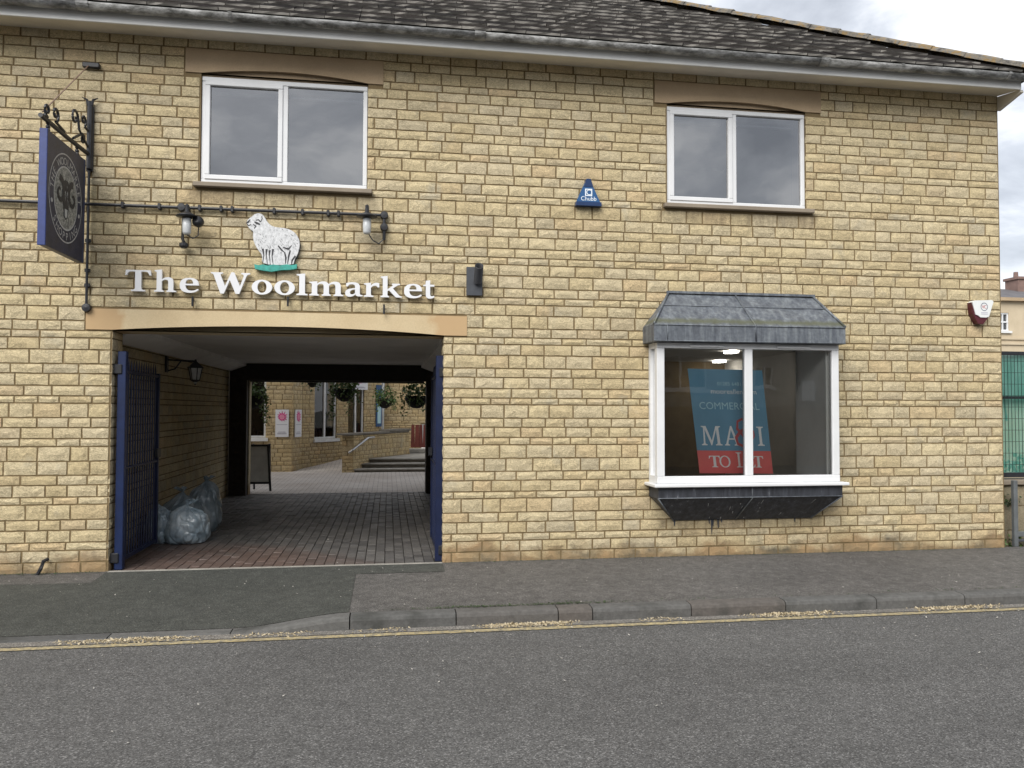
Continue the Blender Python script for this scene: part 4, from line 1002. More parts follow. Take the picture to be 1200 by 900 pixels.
# ------------------------------------------------------------------ sheep emblem
sh = thing('sheep_emblem', 'white painted cut-out sheep standing on a teal grass strip above the lettering', 'emblem', (-1.19, 0, 3.05))
def zs(px, py): return at(140+px/5, 230+py/5, -.05)
out = [(745,160),(750,136),(775,120),(792,104),(816,98),(838,106),(852,124),(862,146),(888,172),(918,182),(960,185),(1000,195),(1030,214),(1050,245),(1057,280),(1050,318),(1040,345),(1026,366),(1022,385),(1018,402),(832,402),(838,345),(818,322),(797,290),(785,260),(781,228),(786,205),(768,195),(754,180)]
def smooth_loop(P, it=2):
    for _ in range(it):
        Q = []
        for i in range(len(P)):
            a, b = P[i], P[(i+1) % len(P)]; Q += [(.75*a[0]+.25*b[0], .75*a[1]+.25*b[1]), (.25*a[0]+.75*b[0], .25*a[1]+.75*b[1])]
        P = Q
    return P
m = MB(); m.poly([zs(*p) for p in smooth_loop(out)], [], facade, .015, .05); sbody = m.build('sheep_body', 'sheep', sh)
m = MB(); m.poly([(x+.006, z-.008) for x, z in (zs(*p) for p in smooth_loop(out))], [], facade, .004, .0145); m.build('backing_board', 'darkgrey', sh)
m = MB(); m.poly([zs(*p) for p in [(790,398),(815,404),(840,399),(870,407),(900,400),(940,406),(980,399),(1010,404),(1040,398),(1038,424),(1000,431),(950,432),(890,442),(835,434),(794,426)]], [], facade, .012, .056); m.build('grass_strip', 'teal', sh)
mk = MB()
def mark(pts, w, d=.0512): stroke(mk, [zs(*p) for p in pts], w, facade, d)
mark([(744,158),(756,150),(764,138)], [.012, .02, .006]); mark([(748,164),(756,172),(770,166)], .010)
mark([(792,150),(806,158),(822,164)], [.012, .026, .012]); mark([(800,140),(815,138),(826,150)], .012); mark([(828,150),(836,130),(834,118)], .008)
mark([(785,165),(800,175),(790,188)], .010)
for p in ([(840,310),(846,345),(838,400)], [(862,312),(860,345),(868,400)], [(900,312),(894,350),(900,398)], [(880,318),(878,345),(884,400)]): mark(p, [.022, .010, .005])
for p in ([(930,290),(950,315),(968,330)], [(960,300),(990,310),(1008,290)], [(1000,320),(992,350),(985,395)], [(968,330),(975,360),(972,395)], [(1030,350),(1012,375),(1008,398)]): mark(p, [.014, .018, .006])
for i in range(95):
    x, y = R.uniform(790, 1050), R.uniform(180, 330)
    if not ((x-800)*.9+150 < y+120 and y > 175+max(0, 900-x)*.12 and (x-920)**2/135**2+(y-265)**2/78**2 < 1): continue
    l = R.uniform(5, 14); mark([(x, y), (x+l*.5, y+l*.6)], R.uniform(.002, .005))
tag(mk.build('painted_markings', 'ink', sh), kind='stuff')

# three stub rods under the lettering
for px, py, lab in ((227, 354, 'short black rod in the wall below the letters e and W'), (338, 354, 'short black rod in the wall below the letter l'), (450, 363, 'short black rod in the wall below the letter k')):
    x, z = at(px, py); t = MB(); t.tube([(x, -.05, z+.05), (x, -.05, z-.05)], .011, 6); t.tube([(x, -.05, z+.02), (x, .01, z+.02)], .007, 6)
    tag(t.build('wall_rod', 'black', origin=(x, 0, z)), lab, 'rod', 'stub rods above the arch lintel')

# tube shaped wall light on its dark back plate
x0, z1 = at(546.5, 312); x1, z0 = at(565, 347)
t = thing('tube_spotlight', 'dark tubular wall fitting on a rectangular back plate right of the lettering', 'wall fitting', ((x0+x1)/2, 0, z0))
MB().bbox(x0, x1, -.03, -.002, z0, z1-.01, .004).build('back_plate', 'darkgrey', t)
cx = (x0+x1)/2+.03
m = MB(); m.lathe([(.045, 0), (.045, .0), (.043, -.004)], (0, 0, 0), 4)
m = MB(); n = 14; ax0, ax1 = Vector((cx+.004, -.05, z0+.15)), Vector((cx-.004, -.24, z1-.035))
d = (ax1-ax0).normalized(); a = d.cross(Vector((1, 0, 0))).normalized(); b = d.cross(a); vs = []
for p, r_ in ((ax0, .046), (ax1, .046), (ax1, .036), (ax1-d*.14, .036)):
    vs += [p+(a*math.cos(2*math.pi*k/n)+b*math.sin(2*math.pi*k/n))*r_ for k in range(n)]
m.add(vs, [(i*n+k, i*n+(k+1) % n, (i+1)*n+(k+1) % n, (i+1)*n+k) for i in range(3) for k in range(n)]+[tuple(range(n)), tuple(range(3*n, 4*n))]); m.build('tube', 'black', t, True)

# ------------------------------------------------------------------ alarm boxes
x0, zb_ = at(674, 241); x1 = at(702.5, 241)[0]; xa, za = at(688, 212)
t = thing('triangular_alarm_box', 'blue triangular alarm box with white print between the two upper windows', 'alarm', (xa, 0, zb_))
m = MB(); tri = [(x0, zb_), (x0+.0, zb_+.025), (xa-.02, za), (xa+.02, za), (x1, zb_+.025), (x1, zb_)]
m.poly(tri, [], facade, 0, .05); m.poly([(xa+(x-xa)*.9, zb_+.016+(z-zb_)*.90) for x, z in tri], [], facade, .05, .068); m.build('casing', 'alarmblue', t)
m = MB(); m.poly([(x0-.006, zb_-.012), (x1+.006, zb_-.012), (x1+.004, zb_+.03), (x0-.004, zb_+.03)], [], facade, 0, .0735); m.build('corner_trim', 'alarmnavy', t); m = MB(); m.poly([(xa-.052, za-.085), (xa+.052, za-.085), (xa+.024, za+.004), (xa-.024, za+.004)], [], facade, 0, .072); m.build('corner_trim', 'alarmnavy', t)
m = MB(); cz = zb_+.135
m.poly([(xa-.04, cz-.04), (xa+.04, cz-.04), (xa+.04, cz+.04), (xa-.04, cz+.04)], [[(xa-.029, cz-.03), (xa+.029, cz-.03), (xa+.029, cz+.03), (xa-.029, cz+.03)]], facade, .066, .0695); m.text('C', .085, lambda x, y, d: facade(xa+x, cz-.028+y, d), .0695)
m.build('logo', 'alarmtext', t)
m = MB(); m.text('Chubb', .066, lambda x, y, d: facade(xa+x, zb_+.044+y, d), .0702); m.build('lettering', 'alarmtext', t)
def ap(px, py): return at(1080+px/10, 300+py/10, -.05)
t = thing('white_alarm_box', 'white alarm box with a red ring emblem and maroon lower half near the building corner', 'alarm', (7.0, 0, 2.7))
m = MB(); m.poly([ap(*p) for p in [(570,545),(600,525),(800,520),(818,540),(765,715),(735,725),(665,722),(640,700),(610,690)]], [], facade, .0, .085); m.build('cover', 'alarmwhite', t)
m = MB(); m.poly([ap(*p) for p in [(566,545),(600,650),(770,700),(765,720),(705,800),(645,795),(612,735),(585,680)]], [], facade, .0, .075); m.build('siren_body', 'maroon', t)
cx_, cz_ = ap(708, 600); m = MB(); ring(m, .040, .046, 1.05, lambda u, v, d: facade(cx_+u, cz_+v, d), .0865); m.build('ring', 'alarmnavy', t)
m = MB(); m.text('VC', .055, lambda x, y, d: facade(cx_+x, cz_-.019+y, d), .0868, space=.75); m.build('emblem', 'alarmred', t)
m = MB()
for k in range(2): m.add([facade(cx_-.045, cz_-.072-.018*k, .0865), facade(cx_+.045, cz_-.072-.018*k, .0865), facade(cx_+.043, cz_-.064-.018*k, .0865), facade(cx_-.043, cz_-.064-.018*k, .0865)], [(0, 1, 2, 3)])
m.build('print_line', 'greyink', t)

# ------------------------------------------------------------------ estate agent's board behind the bay glass
BYd = -.06
P = [at(*p, BYd) for p in ((806, 432), (893, 434), (906, 555), (820, 554.5))]
def bd(u, v, d):    # u, v in 0..1 across and up the board
    a = Vector(P[3]).lerp(Vector(P[2]), u); b = Vector(P[0]).lerp(Vector(P[1]), u); q = a.lerp(b, v); return (q.x, BYd-d, q.y)
t = thing('to_let_board', 'blue and red commercial to let board leaning behind the bay window glass', 'sign board', (3.95, BYd, .9))
m = MB(); m.poly([(0, .218), (1, .218), (1, 1), (0, 1)], [], bd, -.006, .0); m.build('blue_panel', 'boardblue', t)
m = MB(); m.poly([(0, 0), (1, 0), (1, .217), (0, .217)], [], bd, -.006, .0); m.build('red_panel', 'boardred', t)
def bt(name, string, size, u, v, mat, asp=1.4, space=1.0):
    m = MB(); m.text(string, size, lambda x, y, d: bd(u+x*asp, v+y, d), .002, space=space); m.build(name, mat, t)
bt('phone_print', '01285 648112', .05, .57, .845, 'boardteal'); bt('web_print', 'mooreallen.com', .068, .58, .765, 'boardtext')
bt('heading', 'COMMERCIAL', .098, .50, .615, 'boardteal', 1.32)
def bpx(px): return (px-(815+0))/87.0
for ch, a, b in (('M', 823, 847), ('A', 850, 868), ('I', 889, 897)):
    m = MB(); put_glyph(m, ch, (a-816.5)/87, (b-816.5)/87, bd, .268, .268/1000, .0005, .002); m.build('letter', 'boardtext', t)
m = MB(); amp = [((a_-.625)*1.40+.545, .262+(b_-.262)*1.0) for a_, b_ in [(.78,.28),(.70,.36),(.645,.43),(.655,.50),(.70,.525),(.735,.49),(.725,.435),(.665,.395),(.625,.345),(.635,.285),(.69,.262),(.75,.29),(.80,.36),(.80,.41)]]
stroke(m, smooth_loop(amp, 0), [.022,.032,.03,.024,.02,.024,.026,.034,.034,.028,.024,.026,.022,.022], bd, .002); m.build('letter', 'ampred', t)
for ch, a, b, hgt in (('T', 832, 845, .11), ('O', 844, 857, .11), ('L', 864, 876, .145), ('E', 876, 886, .11), ('T', 884, 896, .11)):
    m = MB(); put_glyph(m, ch, (a-819.5)/86.5, (b-819.5)/86.5, bd, .058, hgt/690, .0005, .002); m.build('letter', 'boardtext', t)

# ------------------------------------------------------------------ passage lantern
lx, lz = at(229, 435, 2.75); ly = 2.75
t = thing('passage_lantern', 'black hexagonal lantern on a wall bracket inside the passage', 'lantern', (-2.95, ly, lz))
m = MB(); m.bbox(-2.95, -2.925, ly-.05, ly+.05, lz-.02, lz+.2, .005); m.tube([(-2.93, ly, lz+.15), (-2.75, ly, lz+.14), (lx, ly, lz+.135)], .014, 6); m.tube([(-2.93, ly, lz+.0), (-2.83, ly, lz+.03), (-2.76, ly, lz+.13)], .010, 6); m.build('bracket', 'black', t)
m = MB(); m.lathe([(.012, .16), (.02, .13), (.05, .10), (.105, .05), (.11, .04)], (lx, ly, lz), 6); m.build('cap', 'black', t)
m = MB(); m.lathe([(.085, .04), (.052, -.12), (.03, -.13), (.015, -.17)], (lx, ly, lz), 6)
m.build('pane', 'lampglass', t)
for k in range(6):
    a = 2*math.pi*k/6; MB().tube([(lx+.088*math.cos(a), ly+.088*math.sin(a), lz+.045), (lx+.055*math.cos(a), ly+.055*math.sin(a), lz-.125)], .007, 5).build('frame_bar', 'black', t)
m = MB(); m.lathe([(.058, -.115), (.058, -.13), (.02, -.15), (.01, -.185)], (lx, ly, lz), 8); m.build('base', 'black', t)

# ------------------------------------------------------------------ refuse sacks
import bmesh
def sack(loc, size, seed, label, lean=(0, 0), neck=0, tilt=0, mat='bag'):
    bm = bmesh.new(); bmesh.ops.create_icosphere(bm, subdivisions=6, radius=1)
    o = Vector((seed*3.1, seed*1.7, 0))
    for v in bm.verts:
        n = v.co.normalized(); ang = math.atan2(n.y, n.x)
        k = 1+.13*mnoise.noise(n*1.3+o)+.06*mnoise.noise(n*3.1+o)
        up_ = min(1, max(0, (n.z+.15)/.9)); wob = 1.6*mnoise.noise(n*1.7+o*2)
        k += .055*up_*(abs(math.sin(ang*5.5+seed+wob))-.6)+.022*up_*(abs(math.sin(ang*13+wob*3))-.5)      # pleats gathered to the tie
        for q_ in range(2):                                                                              # taut straight creases
            c_ = abs(mnoise.noise(Vector((n.x*1.6+n.z*.8*(1-2*q_), n.y*1.6, n.z*.5))+o*(q_+1.5))); k -= .045*max(0, 1-c_*9)
        q = n*k; q.z = max(q.z, -.72+.02*mnoise.noise(n*6)); bulge = 1+.16*max(0, -n.z)
        pin = max(0, (n.z-.72)/.28)**1.5
        q.x *= bulge*(1-.80*pin); q.y *= bulge*(1-.80*pin); q.z += .10*pin
        q.x += lean[0]*(q.z+.72); q.y += lean[1]*(q.z+.72)
        v.co = Vector((q.x*size[0], q.y*size[1], (q.z+.72)*size[2]))
    me = bpy.data.meshes.new('refuse_sack'); bm.to_mesh(me); topz = max(v.co.z for v in bm.verts); tv = max(bm.verts, key=lambda v: v.co.z).co.copy(); bm.free(); me.materials.append(MAT[mat])
    me.polygons.foreach_set('use_smooth', [True]*len(me.polygons))
    ob = bpy.data.objects.new('refuse_sack', me); COL.objects.link(ob); ob.location = loc; tag(ob, label, 'refuse sack', 'refuse sacks heaped against the passage wall')
    ORG[ob.name] = Vector(loc)
    if neck:                                                                                             # ruffled tail above the knot
        m = MB(); N = 40; vs = []
        for j in range(6):
            t = j/5; r_ = (.022+.075*t)*neck
            for i in range(N):
                a = 2*math.pi*i/N; w = 1+.45*t*math.sin(a*7+seed)+.2*t*math.sin(a*3+seed*2)
                vs.append((loc[0]+tv.x+tilt*t*.07+r_*w*math.cos(a), loc[1]+tv.y+r_*w*math.sin(a), loc[2]+tv.z-.02+.10*neck*t*(1+.25*math.sin(a*4+seed))))
        m.add(vs, [(j*N+i, j*N+(i+1) % N, (j+1)*N+(i+1) % N, (j+1)*N+i) for j in range(5) for i in range(N)]); m.build('tied_tail', mat, ob, True)
    return ob
sack((-2.41, 1.72, .005), (.27, .25, .25), 1.3, 'pale grey blue refuse sack at the front of the heap', (.02, 0), .6, 1)
sack((-2.62, 2.28, .005), (.29, .26, .29), 2.7, 'dark creased blue sack right behind the front one, next to the gate', (.06, 0), .6, -.5, 'bag_blue')
sack((-2.40, 2.60, .005), (.22, .22, .37), 4.1, 'tall slumped refuse sack at the back right of the heap', (.04, .0), .6, .6, 'bag_blue')
sack((-2.73, 1.75, .005), (.17, .2, .25), 5.6, 'small refuse sack squeezed between gate and front sack', (0, 0))

# ------------------------------------------------------------------ bent iron bar at the wall foot
px_ = [at(52, 657, -.05), at(48, 670, -.05)]
m = MB(); m.tube([(px_[0][0]+.02, -.02, .14), (px_[0][0], -.07, .13), (px_[0][0]-.02, -.075, .06), (px_[1][0]-.03, -.07, -.01)], .018, 7)
tag(m.build('bent_iron_bar', 'black', origin=(px_[0][0], -.05, 0)), 'short bent black iron bar at the foot of the wall below the hanging sign', 'iron bar')

# ------------------------------------------------------------------ courtyard beyond the passage
def seg_fn(A, B):       # wall segment A -> B (seen from the passage side, left to right): (u, y outward negative, z) -> world
    d = Vector((B[0]-A[0], B[1]-A[1])); L = d.length; d /= L; n = Vector((-d.y, d.x))
    return (lambda u, y, z: (A[0]+d.x*u+n.x*y, A[1]+d.y*u+n.y*y, z)), L
def ray_u(px, A, B, pyy=490):
    x, z = at(px, pyy, 10.0); k = x/(10+D_CAM)
    dx, dy = B[0]-A[0], B[1]-A[1]
    t = (k*(A[1]+D_CAM)-A[0])/(dx-k*dy); return t*math.hypot(dx, dy)
def z_at(py, px, Y): return at(px, py, Y)[1]
C_A, C_B, C_C = (-8.0, 12.35), (at(343, 500, 12.35)[0], 12.35), (at(354.5, 500, 12.95)[0], 12.95)
C_D = (at(447.5, 500, 15.9)[0], 15.9)
rows = []; z = -.2
while z < 3.4:
    h = R.choice((.075, .105, .105, .14)); rows.append((z+.004, z+h-.006)); z += h
shop = thing('courtyard_shop', 'stone shop with angled corner, tall windows and splat posters seen through the passage', 'building', (-2.4, 12.4, 0))
def wall_seg(A, B, opens, name='wall', mat='brick_far', lay=True, parent=None, rows_=None):
    fn, L = seg_fn(A, B); mb = MB()
    xs = sorted({0, L}|{o[k] for o in opens for k in (0, 1)}); zs = sorted({-.3, 3.6}|{o[k] for o in opens for k in (2, 3)})
    for i in range(len(xs)-1):
        for j in range(len(zs)-1):
            if any(o[0] < (xs[i]+xs[i+1])/2 < o[1] and o[2] < (zs[j]+zs[j+1])/2 < o[3] for o in opens): continue
            mb.hexa([fn(u, y, zz) for zz in (zs[j], zs[j+1]) for u, y in ((xs[i], .012), (xs[i+1], .012), (xs[i+1], .25), (xs[i], .25))])
    w = mb.build(name, 'mortar', parent or shop)
    bm_ = MB()
    for br in layout(0, L, rows_ or rows, opens, R, .17, .30): put_brick(bm_, br, fn, R)
    tag(bm_.build('brickwork', mat, w), kind='stuff'); return fn, L, w
def shop_window(fn, o, mull, parent, sill=True, door=False):
    a, b, c, d = o; m = MB(); w = .05
    bars = [(a, a+w), (b-w, b)]+[(q-.03, q+.03) for q in mull]
    for x0, x1 in bars: m.hexa([fn(u, y, zz) for zz in (c, d) for u, y in ((x0, .05), (x1, .05), (x1, .11), (x0, .11))])
    for z0, z1 in ((c, c+w), (d-w, d)): m.hexa([fn(u, y, zz) for zz in (z0, z1) for u, y in ((a+w+.001, .052), (b-w-.001, .052), (b-w-.001, .108), (a+w+.001, .108))])
    f = m.build('door' if door else 'window', 'white_old', parent)
    m = MB(); m.add([fn(a, .08, c), fn(b, .08, c), fn(b, .08, d), fn(a, .08, d)], [(0, 1, 2, 3)]); m.build('pane', 'glass_far', f)
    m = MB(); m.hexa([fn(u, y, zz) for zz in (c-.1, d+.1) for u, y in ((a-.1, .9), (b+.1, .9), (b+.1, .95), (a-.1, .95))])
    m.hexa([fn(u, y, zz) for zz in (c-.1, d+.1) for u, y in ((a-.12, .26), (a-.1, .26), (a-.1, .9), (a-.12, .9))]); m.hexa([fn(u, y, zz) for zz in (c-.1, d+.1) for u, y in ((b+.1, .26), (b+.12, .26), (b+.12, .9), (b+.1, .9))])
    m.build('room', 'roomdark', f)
    m = MB()
    for i in range(7):
        u = R.uniform(a+.12, b-.12); h_ = R.uniform(.15, .5)*(d-c)*.6; ww = R.uniform(.05, .13)
        p0 = fn(u, R.uniform(.3, .6), c); m.lathe([(ww, 0), (ww*R.uniform(.5, 1.1), h_*.5), (ww*.7, h_*.8), (ww*.2, h_)], p0, 8)
    tag(m.build('display_goods', 'shopstuff', f), kind='stuff')
    if sill:
        m = MB(); m.hexa([fn(u, y, zz) for zz in (c-.085, c-.003) for u, y in ((a-.06, -.06), (b+.06, -.06), (b+.06, .1), (a-.06, .1))]); m.build('sill', 'white_old', f)
    return f
uA = lambda px: ray_u(px, C_A, C_B)
o1 = (uA(272), uA(311.5), z_at(513, 300, 12.35), 2.45)
fnA, LA, wA = wall_seg(C_A, C_B, [o1]); shop_window(fnA, o1, [uA(291)], shop)
fnB, LB_, wB = wall_seg(C_B, C_C, [])
uC = lambda px: ray_u(px, C_C, C_D)
def yC(u): return C_C[1]+(C_D[1]-C_C[1])*u/math.hypot(C_D[0]-C_C[0], C_D[1]-C_C[1])
u2, u3, u4, u5 = uC(369), uC(395), uC(408.5), uC(427)
o2 = (u2, u3, z_at(514, 382, yC((u2+u3)/2)), 2.6); o3 = (u4, u5, .36, 2.42)
fnC, LC, wC = wall_seg(C_C, C_D, [o2, o3]); shop_window(fnC, o2, [u2+(u3-u2)*.5], shop); shop_window(fnC, o3, [u4+(u5-u4)*.52], shop, False, True)
# closing walls and roof of the shop
m = MB(); m.add([(-8, 12.6, 3.58), (C_B[0], 12.6, 3.58), (C_D[0], C_D[1]+.2, 3.58), (C_D[0], 18.5, 4.9), (-8, 18.5, 4.9)], [(0, 1, 2, 3, 4)])
m.hexa([(-8, 12.2, 3.58), (C_B[0]+.1, 12.2, 3.58), (C_B[0]+.1, 12.6, 3.58), (-8, 12.6, 3.58), (-8, 12.2, 3.66), (C_B[0]+.1, 12.2, 3.66), (C_B[0]+.1, 12.6, 3.66), (-8, 12.6, 3.66)]); m.build('roof', 'slate', shop)
rear = thing('rear_courtyard_building', 'pale stone wall closing the courtyard behind the steps and baskets', 'building', (1.5, 16.6, 0))
fnR, LR, wR = wall_seg((C_D[0]+.06, 16.4), (6.0, 16.4), [(1.15, 1.5, .4, 1.16)], 'wall', 'brick_far', True, rear)
m = MB(); m.box(C_D[0]+.06, 6, 16.2, 19, 3.61, 3.7); m.build('roof', 'slate', rear)
m = MB(); m.box(C_D[0]+.0, C_D[0]+.055, 15.95, 16.38, .3, 3.5); tag(m.build('white_corner_post', 'white_old', rear), None)

def splat(mb, fn, u, z, r_, d):
    pts = []
    for k in range(36):
        a = 2*math.pi*k/36; q = r_*(1 if k % 3 == 0 else .62 if k % 3 == 1 else .70)*(1+.25*math.sin(k*2.3) if k % 3 == 0 else 1); pts.append((q*math.cos(a), q*math.sin(a)))
    mb.poly(pts, [], lambda a, b, dd: fn(u+a, -dd, z+b), d-.001, d)
def poster(fn, u0, u1, z0, z1, label, cropped=False):
    t = thing('poster', label, 'poster', fn((u0+u1)/2, -.03, z0))
    m = MB(); m.hexa([fn(u, y, zz) for zz in (z0, z1) for u, y in ((u0, -.035), (u1, -.035), (u1, -.012), (u0, -.012))]); m.build('sheet', 'poster', t)
    r_ = min((u1-u0)*.42, .16); uc = (u0+u1)/2; zc_ = z1-.27*(z1-z0) if not cropped else z1-.3*(z1-z0)
    m = MB(); splat(m, fn, uc, zc_, r_, .038); m.build('splat', 'pink', t)
    m = MB(); m.poly([(.48*r_*math.cos(k*.4), .48*r_*math.sin(k*.4)) for k in range(16)], [], lambda a, b, dd: fn(uc+a, -dd, zc_+b), .038, .040); m.build('splat_centre', 'palepink', t)
    for k, (w, zz) in enumerate(((.8, .44), (.55, .17), (.7, .13), (.7, .10))):
        m = MB(); hw = (u1-u0)*w/2; z_ = z0+(z1-z0)*zz; m.add([fn(uc-hw, -.0365, z_), fn(uc+hw, -.0365, z_), fn(uc+hw, -.0365, z_+.016), fn(uc-hw, -.0365, z_+.016)], [(0, 1, 2, 3)]); m.build('print_line', 'greyink', t)
poster(fnA, uA(323), uA(338.5), z_at(512, 330, 12.35), z_at(480, 330, 12.35), 'wide white poster with a pink splat on the courtyard shop wall')
uB = lambda px: ray_u(px, C_B, C_C)
poster(fnB, uB(344.6), uB(352), z_at(512, 348, 12.6), z_at(480, 348, 12.6), 'narrow looking white splat poster on the angled facet right of the wide poster')
poster(fnC, uC(410), uC(429.5), 2.19, 2.62, 'white sign with pink splat above the courtyard shop door', True)
ub0, ub1 = uC(440), uC(446.5)
t = thing('blue_wall_sign', 'tall narrow blue panel on the shop wall beside the white corner post', 'sign', fnC(ub0, -.02, 1.1))
m = MB(); m.hexa([fnC(u, y, zz) for zz in (z_at(500, 443, yC(ub0)), 2.35) for u, y in ((ub0, -.03), (ub1, -.03), (ub1, -.012), (ub0, -.012))]); m.build('panel', 'alarmblue', t)
m = MB(); m.hexa([fnC(u, y, zz) for zz in (1.2, 1.8) for u, y in ((ub0+.06, -.034), (ub1-.06, -.034), (ub1-.06, -.031), (ub0+.06, -.031))]); m.build('print_block', 'palepink' if False else 'boardteal', t)

# low wall beside the steps
lw = thing('low_stone_wall', 'low stone wall with dark coping running beside the courtyard steps', 'wall', (-1, 12, 0))
LWA, LWM, LWB = (at(401, 520, 11.95)[0], 11.95), (at(414.5, 520, 11.95)[0], 11.95), (at(479.5, 520, 14.6)[0], 14.6)
lrows = []; z = -.05
while z < .93: 
    h = R.choice((.075, .105, .14)); h = min(h, .96-z); lrows.append((z+.004, z+h-.005)); z += h
for A, B, hh in ((LWA, LWM, .96), (LWM, LWB, .97)):
    fn, L = seg_fn(A, B); m = MB(); m.hexa([fn(u, y, zz) for zz in (-.1, hh) for u, y in ((0, .012), (L, .012), (L, .27), (0, .27))]); m.build('core', 'mortar', lw)
    m = MB()
    for br in layout(0, L, lrows, [], R, .17, .3): put_brick(m, br, fn, R)
    tag(m.build('brickwork', 'brick_far', lw), kind='stuff')
fn, L = seg_fn(LWM, LWB)
m = MB(); um = ray_u(456, LWM, LWB); m.hexa([fn(u, y, zz) for zz in (.971, 1.015) for u, y in ((-.32, -.04), (um, -.04), (um, .30), (-.32, .30))]); m.build('coping', 'coping', lw)
m = MB(); m.hexa([fn(u, y, zz) for zz in (.97, 1.02) for u, y in ((um+.01, .0), (L, .0), (L, .26), (um+.01, .26))]); m.hexa([fn(u, y, zz) for zz in (1.021, 1.07) for u, y in ((um-.03, -.04), (L+.05, -.04), (L+.05, .30), (um-.03, .30))]); m.build('raised_coping', 'coping', lw)
hr = thing('handrail', 'short bent metal handrail fixed to the end of the low courtyard wall', 'handrail', (-.7, 11.9, .6))
a_ = ray_u(412, LWM, LWB); p0 = fn(.02, -.10, .66); p1 = fn(.55, -.10, .885); p2 = fn(.85, -.10, .89)
m = MB(); m.tube([(LWM[0]-.12, LWM[1]-.1, .52), (LWM[0]-.02, LWM[1]-.10, .60), p1, p2], .026, 8); m.build('rail', 'steel', hr); m = MB(); m.tube([p1, fn(.55, .02, .85)], .014, 6); m.tube([(LWM[0]-.06, LWM[1]-.1, .56), (LWM[0]-.06, LWM[1]+.0, .54)], .014, 6); m.build('fixing', 'steel', hr)
stp = thing('stone_steps', 'three worn grey stone steps up to the courtyard landing', 'steps', (0, 12, 0))
for i, (y, z) in enumerate(((11.98, .115), (12.30, .23), (12.62, .34))):
    m = MB(); xl = at(414.5+i*2.2, 540, y)[0]; m.bbox(xl, 3.0, y+.02, y+.36, z-.115, z-.042, .004); m.build('riser', 'coping', stp)
    m = MB(); m.bbox(xl-.01, 3.0, y-.02, y+.34, z-.04, z, .010); m.build('tread', 'step', stp)
m = MB(); m.add([(at(420, 540, 12.9)[0], 12.965, .338), (3.0, 12.965, .338), (3.0, 16.39, .338), (LWB[0]+.05, 16.39, .338), (LWB[0]+.02, 14.6, .338)], [(0, 1, 2, 3, 4)]); m.build('landing', 'step', stp)
m = MB(); m.bbox(at(480, 530, 15)[0], 1.6, 15.0, 15.5, .342, .46, .01); tag(m.build('stone_block', 'step', origin=(.9, 15.2, .34)), 'pale low stone block on the landing below the red canvas', 'block')
t = thing('red_canvas', 'red orange folded canvas panels hanging behind the courtyard landing', 'canvas', (.8, 15.7, .5))
xa = at(480.5, 510, 15.8)[0]
for k in range(4):
    m = MB(); x = xa+.02+k*.12; m.poly([(x, .47), (x+.125, .47), (x+.11+.02*(k % 2), 1.16), (x+.02, 1.16)], [], lambda u, v, d: (u, 15.8-d-.03*(k % 2), v), 0, .03); m.build('fold', 'rust', t)
t = thing('grey_railing', 'grey upright railing bars right of the red canvas by the passage pier', 'railing', (1.4, 15.75, .5))
for k in range(6): MB().tube([(xa+.48+k*.1, 15.75, .34), (xa+.48+k*.1, 15.75, 1.15)], .018, 6).build('upright', 'postgrey', t)
MB().box(xa+.44, xa+1.04, 15.73, 15.77, 1.151, 1.19).build('top_rail', 'postgrey', t)

# A-board beside the rear pier
t = thing('pavement_board', 'grey chalk A-board in a black frame beside the rear passage pier', 'sandwich board', (-2.45, 7.75, 0))
ab = [at(286, 526, 7.85), at(306, 526, 7.85), at(312.5, 577, 7.65), at(278, 577, 7.65)]
def abf(s, v, off):  # s across (0..1), v up (0..1), off backwards
    xl = -2.80+.03*v; xr = -2.235-.10*v; return (xl+(xr-xl)*s, 7.62+.26*v+off, .02+.90*v)
def slab(mb, s0, s1, v0, v1, o0, o1): mb.hexa([abf(s, v, o) for v in (v0, v1) for s, o in ((s0, o0), (s1, o0), (s1, o1), (s0, o1))])
m = MB(); slab(m, .075, .925, .195, .955, .0, .02); m.build('panel', 'board', t)
for nm, q in (('frame_side', (0, .075, .0, 1.0)), ('frame_side', (.925, 1, .0, 1.0)), ('frame_rail', (.0755, .9245, .956, 1.0)), ('frame_rail', (.0755, .9245, .15, .194))):
    m = MB(); slab(m, *q, -.01, .03); m.build(nm, 'black', t)
for s in (.3, .92):
    m = MB(); m.tube([(-2.78+.5*s, 7.90, .93), (-2.80+.5*s, 8.18, .01)], .02, 6); m.build('rear_leg', 'black', t)

